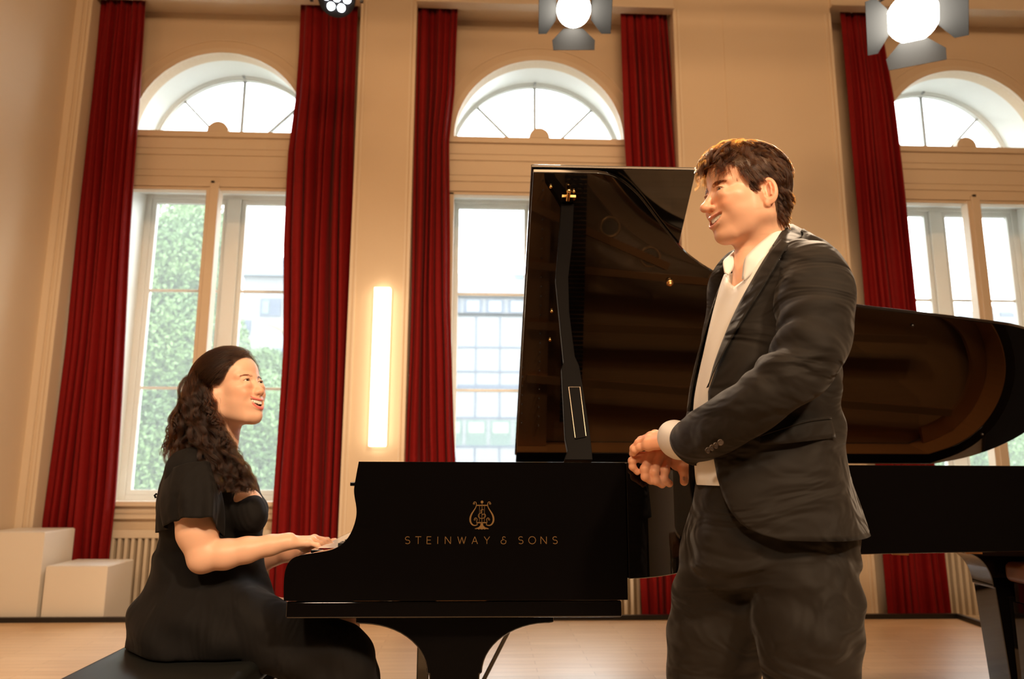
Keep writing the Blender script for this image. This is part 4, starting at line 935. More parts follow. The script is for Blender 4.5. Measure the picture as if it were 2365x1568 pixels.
def hand(f, wrist, mcp, fingers, thumb, r=.0098, dors=(0, 0, 1), wr=.024, sc=1.):
    w = np.array(wrist); dors = np.array(dors, float); dors /= np.linalg.norm(dors)
    for i, m in enumerate(mcp):
        m = np.array(m); b = w+(m-w)*.12+(m-np.mean(mcp, 0))*.42; f.cone(b-dors*.003, m-dors*.003, .0135*sc, .0118*sc, .012*sc); f.ell(m+dors*.0005, [.0108*sc]*3, .006*sc)
        if i: a = np.array(mcp[i-1]); f.cone((b+a)/2-dors*.004, (m+a)/2-dors*.004-(m-w)*.04, .0125*sc, .0105*sc, .008*sc)
    f.chain([np.array(m)-dors*.004 for m in mcp], .0112*sc, .006*sc)
    f.cone(w+(np.mean(mcp, 0)-w)*.3-dors*.006, w+(np.mean(mcp, 0)-w)*.8-dors*.008, .019*sc, .014*sc, .012*sc)
    for (m, fg, kk) in zip(mcp, fingers, (1.0, 1.04, 1.0, .86)): finger(f, [np.array(m)]+[np.array(p) for p in fg], r*1.05*kk, r*.80*kk)
    if thumb: finger(f, [np.array(p) for p in thumb], .0155*sc, r*.92, .008*sc)
def nail(parent, tip, dirn, nrm, w=.0055, l=.010):
    tip = np.array(tip); d = np.array(dirn, float); d /= np.linalg.norm(d); n = np.array(nrm, float); n -= d*(n@d); n /= np.linalg.norm(n); x = np.cross(d, n); vs = []
    for i in range(7):
        for j in range(5):
            a, c = (i/6-.5)*2, (j/4-.5)*2; vs.append(tip+d*l*.5*a*(1-.0*abs(c))+x*w*c*math.sqrt(max(.05, 1-.75*max(0, a)**2-.4*max(0, -a)**2))*.9-n*.0012*c*c)
    fs = [(i*5+j, i*5+j+1, (i+1)*5+j+1, (i+1)*5+j) for i in range(6) for j in range(4)]
    o = mk('fingernail', vs, fs, MNAIL, parent, True); s = o.modifiers.new('s', 'SOLIDIFY'); s.thickness = .0006; return o
MNAIL = pmat('nail', (.88, .55, .42), .25, coat=.3)
def loft(name, rings, mat, parent=None, closed=True, thick=0, caps=False, fold=None):
    """rings: list of arrays (n x 3)"""
    R_ = np.array(rings); m, n, _ = R_.shape; vs = R_.reshape(-1, 3); fs = []
    for i in range(m-1):
        for k in range(n if closed else n-1): fs.append((i*n+k, i*n+(k+1) % n, (i+1)*n+(k+1) % n, (i+1)*n+k))
    if caps: fs += [tuple(range(n-1, -1, -1)), tuple((m-1)*n+k for k in range(n))]
    o = mk(name, vs, fs, mat, parent, True)
    if thick: s = o.modifiers.new('s', 'SOLIDIFY'); s.thickness = thick; s.offset = -1
    return o
def catmull(P, n):
    P = [np.array(p, float) for p in P]; P = [2*P[0]-P[1]]+P+[2*P[-1]-P[-2]]; out = []
    for t in np.linspace(0, len(P)-3-1e-6, n):
        i = int(t); u = t-i; a, b, c, d = P[i:i+4]; out.append(.5*((2*b)+(-a+c)*u+(2*a-5*b+4*c-d)*u*u+(-a+3*b-3*c+d)*u**3))
    return np.array(out)
def tube_rings(path, rad, n=40, m=60, wr=None, up=(0, 0, 1)):
    """smooth elliptical tube through (point, radius across, radius along up)"""
    C = catmull(path, m); Rd = catmull([list(r)+[0] if len(r) == 2 else r for r in rad], m); T_ = np.gradient(C, axis=0); T_ /= np.linalg.norm(T_, axis=1)[:, None]; rings = []
    x = None
    for i in range(m):
        t = T_[i]; a = np.array(up, float); u = a-t*(a@t); u /= np.linalg.norm(u); v = np.cross(t, u); th = np.linspace(0, 2*math.pi, n, endpoint=False)
        q = 1 if wr is None else wr(i/(m-1), th)
        rings.append(C[i]+(np.cos(th)*Rd[i, 0]*q)[:, None]*v+(np.sin(th)*Rd[i, 1]*q)[:, None]*u)
    return rings
# ------------------------------------------------------------------ the standing man
def proj(P):
    q = np.asarray(P)-[0, 0, HC]; return IW/2+FPX*(q@RT)/(q@FW), IH/2-FPX*(q@UPV)/(q@FW)
SKIN = (.86, .50, .33); SKINF = (.84, .52, .36)
MSKIN = skinmat('skin', SKIN)
MSUIT = cloth('charcoal_suit', (.0145, .0110, .0078), (.011, .0084, .006), .75, .12, 900, .25, fold=.03, fs=4.0, stretch=(1.2, 1, 2.4))
MSHIRT = cloth('white_shirt', (.86, .84, .80), (.82, .80, .76), .7, .1, 700, .15)
MHAIRM = hairmat('brown_hair', .66, .60)
def man():
    be = math.radians(11); R = np.array([[-math.cos(be), math.sin(be), 0], [-math.sin(be), -math.cos(be), 0], [0, 0, 1.]]); R = R@roty(math.radians(4))@rotx(math.radians(0)); sc = .955
    pe = np.array([EYE[0]+.010, EYE[1], 0])*sc; T0 = np.array([0, 1.62, 0]); ye = (R@pe)[1]+1.62; T = U(1661, 438, ye)-R@pe
    loc = lambda p: (R.T@(np.array(p)-T))/sc
    nd = loc(U(1768, 705, 1.66))
    f = head_field(.00145, 0, 1.0, nd, [(loc(U(1730, 610, 1.63)), loc(U(1724, 690, 1.61)), .036)]); V, Q = f.mesh(1)
    N = vnormals(V, Q); C = head_colors(V, N, SKIN, (.74, .34, .26), 0)
    # scalp tint under the hair
    x, y, z = V.T; zl = np.interp(x, [-.12, -.04, -.030, -.028, .008, .012, .026, .030, .048, .070, .085], [-.085, -.080, -.07, .012, .010, -.020, -.012, .016, .034, .056, .072])
    nrmok = (np.abs(y) < .0765) | ((np.abs(x+.012) > .030) & (np.abs(y) < .09)) | (z > .020); hm = (z > zl) & nrmok
    w_ = (sstep(-.001, .010, z-zl)*nrmok)[:, None]*.95; C[:] = C*(1-w_)+np.array((.05, .028, .015))*w_
    MV = (V*sc)@R.T+T
    parts = [(MV, Q, C)]
    # hands: one field, sleeves hide where they join the arms
    h = Field(U(1430, 1140, 1.80)-[.0, .0, .0], U(1660, 960, 2.02), .0015)
    W = lambda u, v, Y: U(u, v, Y)
    # right hand, draped over the rim
    mcp = [W(1542, 1054, 1.905), W(1524, 1049, 1.893), W(1503, 1050, 1.892), W(1482, 1055, 1.902)]
    fg = [[W(1536, 1085, 1.878), W(1533, 1106, 1.878), W(1546, 1117, 1.883)], [W(1511, 1090, 1.874), W(1515, 1110, 1.876), W(1529, 1119, 1.883)],
          [W(1489, 1083, 1.876), W(1490, 1101, 1.877), W(1503, 1111, 1.882)], [W(1460, 1064, 1.882), W(1461, 1078, 1.884), W(1472, 1090, 1.887)]]
    hand(h, W(1600, 1056, 1.985), mcp, fg, [W(1575, 1060, 1.95), W(1563, 1070, 1.900), W(1581, 1086, 1.880), W(1580, 1112, 1.880)], dors=(0, -.35, .9), sc=1.08, r=.0116)
    h.chain([W(1575, 1052, 1.95), W(1600, 1055, 1.99), W(1640, 1045, 2.06)], [.024, .026, .028], .012)
    V2, Q2 = h.mesh(1); n2 = vnormals(V2, Q2)
    g = Field(U(1430, 1090, 1.66)-[.02, 0, 0], U(1660, 960, 2.0)+[0, 0, .03], .0015)
    mcp = [W(1513, 1004, 1.900), W(1504, 1008, 1.876), W(1497, 1016, 1.853), W(1496, 1026, 1.832)]
    fg = [[W(1487, 1016, 1.925), W(1470, 1035, 1.935), W(1463, 1050, 1.93)], [W(1481, 1018, 1.898), W(1467, 1034, 1.905), W(1462, 1048, 1.905)],
          [W(1476, 1023, 1.872), W(1464, 1036, 1.882), W(1461, 1048, 1.89)], [W(1478, 1033, 1.848), W(1466, 1039, 1.858), W(1463, 1047, 1.866)]]
    hand(g, W(1562, 1012, 1.80), mcp, fg, [W(1545, 1012, 1.86), W(1530, 1025, 1.90), W(1515, 1038, 1.93), W(1505, 1046, 1.935)], dors=(-.25, -.25, .95), sc=1.12, r=.0112)
    g.chain([W(1555, 1012, 1.81), W(1580, 1013, 1.77), W(1625, 1010, 1.66)], [.025, .027, .030], .012, squash=None)
    V3, Q3 = g.mesh(1)
    for VV, QQ in ((V2, Q2), (V3, Q3)):
        c = np.tile(np.array(SKIN)*[1.0, .90, .86], (len(VV), 1)); parts.append((VV, QQ, c))
    # covered core: torso, upper arms, legs
    b = Field((.2, 1.36, .02), (1.25, 2.15, 1.56), .012); Yc = 1.64
    b.slices([(1.40, .66, Yc, .06, .06), (1.33, .66, Yc, .09, .12), (1.10, .65, Yc, .10, .12), (.95, .66, Yc, .09, .11), (.86, .66, Yc, .10, .12)], .03)
    for q, r in (((W(1872, 645, 1.49), W(1880, 775, 1.43)), (.045, .040)), ((W(1880, 775, 1.43), W(1845, 842, 1.41)), (.038, .034)), ((W(1845, 842, 1.41), W(1734, 940, 1.44)), (.032, .030)), ((W(1734, 940, 1.44), W(1600, 1014, 1.68)), (.032, .028)), ((W(1714, 670, 1.86), W(1690, 760, 1.93)), (.035, .038)), ((W(1690, 760, 1.93), W(1668, 880, 1.98)), (.038, .036)), ((W(1668, 880, 1.98), W(1618, 1040, 2.02)), (.035, .027))): b.cone(q[0], q[1], r[0], r[1], .03)
    kn, kf = W(1868, 1520, 1.53), W(1648, 1510, 1.74)
    for kn_, hp, an in ((kn, (.69, 1.57, .88), (.82, 1.55, .09)), (kf, (.62, 1.72, .88), (.60, 1.75, .09))): b.cone(hp, kn_, .075, .055, .04); b.cone(kn_, an, .052, .035, .03)
    V4, Q4 = b.mesh(0); parts.append((V4, Q4, np.tile(np.array(SKIN), (len(V4), 1))))
    o = 0; VV = []; QQ = []; CC = []
    for v, q, c in parts: VV.append(v); QQ.append(q+o); CC.append(c); o += len(v)
    body = qmesh('person', np.concatenate(VV), np.concatenate(QQ), MSKIN, None, np.concatenate(CC))
    tag(body, 'standing man in a charcoal suit and white shirt, hands crossed on the piano rim', 'person')
    eyes_teeth(R, T, sc, body, (.10, .045, .02), gaze=(1, .12, -.10))
    brows(R, T, sc, body, MHAIRM, V, N, 1.5)
    nail(body, W(1580, 1106, 1.868), W(1580, 1114, 1.868)-W(1581, 1098, 1.868), (.25, -1, .05)); nail(body, W(1545, 1117, 1.8735), W(1552, 1117, 1.873)-W(1545, 1112, 1.873), (.3, -1, -.2), .0045, .007)
    # hair
    r = np.random.default_rng(11); area_ok = np.where((z > zl+.002) & nrmok & ~((np.abs(x+.012) < .026) & (z < .018) & (np.abs(y) > .066)))[0]
    n = 36000; ids = r.choice(area_ok, n); p0 = V[ids]+r.normal(size=(n, 3))*.0008; nn = N[ids]; m = 11
    # clumps
    cid = r.choice(area_ok, 800); cp = V[cid]; own = np.array([np.argmin(((cp-p)**2).sum(1)) for p in p0]); cph = r.random(len(cp))*6.28; cr = r.normal(size=(len(cp), 3))
    X0, Y0, Z0 = p0.T; sy = np.sign(Y0)
    topw = sstep(.055, .085, Z0)*sstep(.07, .045, np.abs(Y0)); front = sstep(.015, .06, X0)*sstep(.045, .07, Z0)
    d = np.zeros((n, 3)); d += (1-topw)[:, None]*np.stack([-.60+0*X0, .0*sy, -.80+0*X0], 1)
    d += (topw*(1-front))[:, None]*np.stack([-.75+0*X0, .45*np.sign(Y0-.02), -.05+0*X0], 1)
    d += (topw*front)[:, None]*np.stack([.45+0*X0, -.05+.5*np.sign(Y0-.02)*0+.15, .25+0*X0], 1)+(front*(1-topw))[:, None]*np.stack([.35+0*X0, 0*X0, .5+0*X0], 1)
    d += cr[own]*.12; d /= np.linalg.norm(d, axis=1)[:, None]
    Ln = .034+.028*topw+.018*front; Ln = np.where(Z0 < .0, .026, Ln)*(.8+.4*r.random(n)); Ln *= 1+.15*cr[own][:, 0]
    P = np.zeros((n, m, 3)); P[:, 0] = p0-nn*.001; cur = P[:, 0].copy(); cc = np.array([-.010, 0, .030]); rr = np.array([.110, .0855, .098])
    for i in range(1, m):
        t = i/(m-1); lift = (.75-.95*t)*(.30+.55*topw+.45*front); g_ = d.copy()
        g_[:, 2] -= (front*t*1.7)[:]; g_[:, 0] += front*t*.25; g_[:, 2] -= .25*t
        wv = np.stack([np.sin(cph[own]+t*6), np.cos(cph[own]*1.7+t*6.5), np.sin(cph[own]*2.3+t*5)], 1)*(.55*(topw+front*.6)+.16)[:, None]
        v = nn*lift[:, None]+g_*.9+wv; v /= np.linalg.norm(v, axis=1)[:, None]; cur = cur+v*(Ln/(m-1))[:, None]
        q = (cur-cc)/rr; k = np.linalg.norm(q, axis=1); lim = .905; ins = k < lim; cur[ins] = cc+rr*(q[ins]/k[ins][:, None]*lim)
        lim2 = 1.03+.08*topw+.16*front; q = (cur-cc)/rr; k = np.linalg.norm(q, axis=1); o_ = (k > lim2) & (cur[:, 2] > -.01); cur[o_] = cc+rr*(q[o_]/k[o_][:, None]*lim2[o_][:, None]); P[:, i] = cur
    tipm = np.zeros((len(cp), m, 3)); cnt = np.zeros(len(cp)); np.add.at(tipm, own, P); np.add.at(cnt, own, 1); tipm /= np.maximum(cnt, 1)[:, None, None]
    w = (np.linspace(0, 1, m)**1.3*.58)[None, :, None]; P = P*(1-w)+tipm[own]*w
    # keep hair off the ear
    strands('hair', (P*sc)@R.T+T, .00018, .00005, MHAIRM, body)
    # ---------------- clothes
    # (row, front px, back px, half depth)
    rows = [(532, 1800, 1848, .045), (548, 1770, 1872, .085), (562, 1752, 1886, .115), (585, 1730, 1902, .145), (620, 1700, 1914, .175), (700, 1662, 1928, .19), (800, 1628, 1925, .185), (880, 1608, 1916, .175), (960, 1602, 1918, .172), (1030, 1602, 1928, .172), (1100, 1606, 1944, .178), (1180, 1612, 1962, .195), (1230, 1618, 1974, .205)]
    tab = []
    for v, l, rt_, ry in rows:
        a = U(l, v, Yc); c = U(rt_, v, Yc); tab.append(((a[2]+c[2])/2, (a[0]+c[0])/2, (c[0]-a[0])/2, ry))
    tab = np.array(tab[::-1]); J = lambda z: [np.interp(z, tab[:, 0], tab[:, i]) for i in (1, 2, 3)]
    def jp(z, ph, off=0):
        cx, rx, ry = J(z); e = 1.; cs, sn = np.cos(ph), np.sin(ph); return np.array([cx-(rx+off)*np.sign(cs)*abs(cs)**e, Yc-(ry+off)*np.sign(sn)*abs(sn)**e, z])
    def solve(z, u, far=False):
        lo, hi = 0.02, 2.6
        for _ in range(30):
            mid = (lo+hi)/2
            if proj(jp(z, mid))[0] < u: lo = mid
            else: hi = mid
        return (lo+hi)/2
    def jsurf(u, v, off=0):
        Y = 1.47
        for _ in range(6): z = U(u, v, Y)[2]; ph = solve(z, u); Y = jp(z, ph, off)[1]
        return jp(z, ph, off)
    edge_v = [548, 575, 600, 650, 720, 800, 850, 893, 960, 1040, 1100, 1150, 1190, 1215, 1230, 1242, 1260]; edge_u = [1812, 1790, 1772, 1738, 1700, 1668, 1650, 1640, 1644, 1649, 1658, 1675, 1697, 1718, 1740, 1775, 1860]
    z0, z1 = tab[-1, 0], tab[0, 0]; rings = []; n = 90
    for i in range(70):
        z = z0+(z1-z0)*i/69; vv = proj(jp(z, 1.2))[1]; un = np.interp(vv, edge_v, edge_u); pn_ = solve(z, un); pf = -math.radians(np.interp(vv, [548, 640, 760, 1240], [75, 52, 30, 25]))
        ph = np.linspace(pn_, 2*math.pi+pf, n); ring = []
        for p in ph:
            q = jp(z, p); out = np.array([q[0]-J(z)[0], q[1]-Yc, 0]); out /= np.linalg.norm(out)
            lowf = sstep(900, 1240, vv); fold = .006*math.sin(p*5+vv*.004)*lowf+.004*math.sin(p*3+vv*.02)+.0035*math.sin(p*9-vv*.015)*(1-lowf)+.0055*math.sin(vv*.055+p*4)*sstep(.9, 2.6, p)*(1-sstep(3.6, 4.4, p))*np.exp(-((vv-900)/110)**2)
            q = q+out*fold; q[2] -= .050*math.sin(p)**2*sstep(660, 560, vv); ring.append(q)
        rings.append(ring)
    jk = loft('jacket', rings, MSUIT, body, closed=False, thick=.004)
    def patch(name, A, B, mat, parent, n=22, m=6, bulge=.002, thick=.002, off=(0, -1, 0)):
        A = catmull(A, n); B = catmull(B, n); off = np.array(off, float); vs = []
        for i in range(n):
            for k in range(m): t = k/(m-1); vs.append(A[i]*(1-t)+B[i]*t+off*bulge*4*t*(1-t))
        o = mk(name, vs, [(i*m+k, i*m+k+1, (i+1)*m+k+1, (i+1)*m+k) for i in range(n-1) for k in range(m-1)], mat, parent, True)
        if thick: s = o.modifiers.new('s', 'SOLIDIFY'); s.thickness = thick; s.offset = 0
        return o
    js = lambda pts, off: [jsurf(u, v, off) for u, v in pts]
    patch('lapel', js([(1806, 552), (1778, 582), (1742, 642), (1696, 730), (1657, 828), (1639, 893)], .004), js([(1822, 566), (1806, 592), (1776, 646), (1722, 738), (1672, 830), (1642, 896)], .013), MSUIT, jk, bulge=.004)
    col_in = [U(1836, 521, 1.76), U(1826, 518, 1.68), U(1806, 534, 1.59), U(1794, 552, 1.555), U(1784, 568, 1.53)]; col_out = [U(1878, 549, 1.75), U(1860, 548, 1.65), U(1840, 557, 1.56), U(1827, 573, 1.51), U(1812, 582, 1.49)]
    patch('jacket_collar', col_in, col_out, MSUIT, jk, bulge=.005)
    # far lapel edge
    patch('jacket_panel', [U(1690, 640, 1.76), U(1662, 720, 1.78), U(1636, 800, 1.77), U(1612, 880, 1.75), U(1602, 950, 1.73)], [U(1715, 645, 1.86), U(1698, 720, 1.90), U(1680, 800, 1.92), U(1664, 880, 1.92), U(1650, 950, 1.90)], MSUIT, jk, bulge=.01, off=(-1, 0, 0))
    patch('lapel', [U(1676, 632, 1.72), U(1650, 700, 1.70), U(1622, 790, 1.68), U(1602, 880, 1.67), U(1592, 950, 1.68)], [U(1690, 640, 1.78), U(1668, 700, 1.80), U(1640, 790, 1.79), U(1612, 880, 1.76), U(1602, 950, 1.74)], MSUIT, jk, bulge=.01, off=(-1, 0, 0))
    patch('pocket_flap', js([(1752, 1008), (1800, 992), (1855, 975), (1908, 966)], .012), js([(1757, 1027), (1800, 1025), (1860, 1018), (1914, 1011)], .016), MSUIT, jk, m=5, bulge=.001)
    patch('pocket_welt', js([(1754, 1004), (1800, 988), (1855, 970), (1906, 962)], .012), js([(1754, 1009), (1800, 993), (1855, 975), (1907, 967)], .014), MSUIT, jk, m=3, bulge=.001)
    # shirt
    rows_s = [(545, 1752, 1860, .07), (575, 1722, 1885, .11), (610, 1692, 1905, .135), (640, 1678, 1905, .145), (720, 1655, 1910, .150), (800, 1634, 1910, .145), (900, 1614, 1900, .14), (960, 1610, 1900, .135), (1040, 1612, 1900, .135), (1100, 1614, 1900, .135), (1120, 1616, 1900, .135)]
    rg = []
    for v, l, r_, ry in rows_s:
        a, c = U(l, v, Yc-.02), U(r_, v, Yc-.02); cx, rx = (a[0]+c[0])/2, (c[0]-a[0])/2; th = np.linspace(0, 2*math.pi, 80, endpoint=False)
        rg.append(np.stack([cx-rx*np.cos(th), Yc-.01-ry*np.sin(th)*.98, 0*th+a[2]], 1))
    rg = [np.array(q) for q in zip(*[catmull(list(np.array(rg)[:, k]), 50) for k in range(80)])]
    for i in range(len(rg)):
        for k in range(80):
            u_, v_ = proj(rg[i][k]); th = k/80*2*math.pi
            if True:
                vt = np.interp(u_, [1660, 1674, 1692, 1716, 1735, 1755, 1775, 1800, 1840, 1920], [628, 634, 668, 650, 628, 603, 585, 585, 610, 660]) if th < math.pi else 634
                if v_ < vt: rg[i][k][2] -= (vt-v_)*.00096
    for i, ring in enumerate(rg): rg[i] = ring+np.stack([.0022*np.sin(np.linspace(0, 60, 80)+i*.25)]*2+[0*ring[:, 0]], 1)
    sh = loft('shirt', rg, MSHIRT, body)
    patch('shirt_collar', [U(1819, 516, 1.66), U(1790, 534, 1.59), U(1755, 561, 1.555), U(1727, 588, 1.54), U(1718, 606, 1.54), U(1714, 645, 1.54)], [U(1824, 524, 1.67), U(1803, 548, 1.57), U(1776, 582, 1.54), U(1756, 608, 1.53), U(1738, 632, 1.53), U(1718, 650, 1.535)], MSHIRT, sh, bulge=.006)
    patch('shirt_collar', [U(1694, 580, 1.66), U(1681, 592, 1.63), U(1670, 605, 1.615), U(1673, 631, 1.60)], [U(1698, 596, 1.64), U(1696, 610, 1.63), U(1691, 624, 1.61), U(1682, 636, 1.60)], MSHIRT, sh, bulge=.004)
    # near sleeve: shoulder to cuff
    path = [U(1842, 590, 1.56), U(1868, 632, 1.51), U(1884, 700, 1.455), U(1880, 775, 1.42), U(1848, 842, 1.40), U(1796, 892, 1.405), U(1734, 940, 1.435), U(1670, 979, 1.51), U(1622, 1008, 1.60), U(1600, 1018, 1.65)]
    rad = [(.040, .040), (.071, .070), (.075, .071), (.068, .066), (.060, .062), (.053, .056), (.051, .054), (.052, .054), (.051, .053), (.049, .052)]
    def wr(t, th):
        e = np.exp(-((t-.46)/.16)**2); a_ = np.sin(t*62+1.8*np.sin(th+.5)+.8*np.sin(t*21)); w = 1+.085*e*np.sign(a_)*np.abs(a_)**.7*sstep(-.7, .7, np.cos(th-.3))+.050*np.sin(t*30+th*2.2)*np.sin(t*9+th)+.018*np.sin(th*3+t*12); return w
    sr = tube_rings(path, rad, 56, 110, wr, up=(0, -1, .01)); sl = loft('sleeve', sr, MSUIT, jk, thick=.004)
    cc = np.array([sr[-1].mean(0)]); 
    sp = np.array(sr).reshape(-1, 3); spj = np.array([proj(q) for q in sp])
    for u, v in ((1636, 1040), (1645, 1034), (1654, 1029), (1664, 1022)):
        dd_ = (spj[:, 0]-u)**2+(spj[:, 1]-v)**2; near = np.where(dd_ < 18**2)[0]; Yb = sp[near, 1].min() if len(near) else 1.55
        p = U(u, v, Yb-.003); bb = MB(); bb.disc(p, .0065, (-.3, -1, .1), .0025, 18, .0058); bb.tube([p+np.array([-.3, -1, .1])*.0025+.0052*np.array([math.cos(a), 0, math.sin(a)]) for a in np.linspace(0, 2*math.pi, 16)], .0011, 6, cap=False); bb.build('button', MBUT, sl, sa=40)
    cp_ = [U(1608, 1015, 1.655), U(1590, 1018, 1.68), U(1570, 1017, 1.72), U(1560, 1015, 1.745)]
    cuff = loft('shirt_cuff', tube_rings(cp_, [(.044, .050), (.043, .050), (.041, .049), (.040, .046)], 40, 16, up=(0, -1, .01)), MSHIRT, sh, thick=.003)
    # far sleeve
    path = [U(1740, 610, 1.80), U(1712, 650, 1.85), U(1690, 760, 1.93), U(1668, 880, 1.98), U(1640, 970, 2.0), U(1618, 1040, 2.02), U(1608, 1058, 2.02)]
    loft('sleeve', tube_rings(path, [(.05, .05), (.075, .075), (.07, .07), (.068, .068), (.06, .06), (.05, .05), (.046, .046)], 44, 70, lambda t, th: 1+.03*np.sin(t*40+th), up=(0, -1, .01)), MSUIT, jk, thick=.004)
    # trousers
    tf = Field((.25, 1.33, .05), (1.25, 1.98, 1.02), .0065); Wt = lambda u, v, Y: U(u, v, Y)
    a = [(1095, 1612, 1950, .140), (1160, 1606, 1965, .145), (1240, 1594, 1972, .150), (1300, 1585, 1973, .150), (1350, 1610, 1950, .11)]
    sl_ = []
    for v, l, r_, ry in a: p, q = U(l, v, Yc), U(r_, v, Yc); sl_.append((p[2], (p[0]+q[0])/2, Yc, (q[0]-p[0])/2, ry))
    tf.slices([(a_[0], a_[1], a_[2], a_[3]*.97, a_[4]) for a_ in sl_], .02, 2.3)
    def leg(pts, k=.03):
        P = [U(u, v, Y) for u, v, Y, r in pts]; tf.chain(P, [r for *_, r in pts], k)
    leg([(1850, 1270, 1.575, .105), (1862, 1390, 1.555, .100), (1866, 1480, 1.53, .093), (1873, 1568, 1.525, .083)]); pk = U(1873, 1568, 1.525); tf.chain([pk, (pk[0]+.03, pk[1], .30), (pk[0]+.05, pk[1], .10)], [.083, .085, .085], .03)
    leg([(1700, 1270, 1.70, .115), (1670, 1390, 1.715, .106), (1653, 1470, 1.73, .103), (1645, 1568, 1.74, .092)]); pk2 = U(1645, 1568, 1.74); tf.chain([pk2, (pk2[0]+.01, pk2[1], .30), (pk2[0]+.02, pk2[1], .10)], [.092, .085, .085], .03)
    X, Y, Z = np.meshgrid(*tf.ax, indexing='ij', sparse=True)
    tf.F += (.0030*np.sin(Z*62+X*55+Y*25)*np.exp(-((Z-.70)/.13)**2)+.002*np.sin(Z*30-X*70)+.0022*np.sin(X*46+Y*30)).astype(np.float32)
    V5, Q5 = tf.mesh(2); tr = qmesh('trousers', V5, Q5, MSUIT, body)
    b = MB(); s_ = [jsurf(u, v, -.0) for u, v in ((1918, 1245),)]
    # shoes
    for p in (pk, pk2):
        sf = Field((p[0]-.26, p[1]-.07, -.005), (p[0]+.12, p[1]+.07, .14), .005); sf.ell((p[0]-.12, p[1], .045), (.12, .045, .04), .03); sf.ell((p[0]+.02, p[1], .06), (.07, .042, .055), .03); sf.cone((p[0]+.03, p[1], .05), (p[0]+.035, p[1], .12), .045, .045, .02)
        sf.F = np.maximum(sf.F, (.004-sf.ax[2])[None, None, :]); v_, q_ = sf.mesh(1); qmesh('shoe', v_, q_, pmat('shoe_leather', (.01, .008, .007), .25), body)
MBUT = pmat('horn_button', (.05, .03, .018), .3, coat=.3)
man()
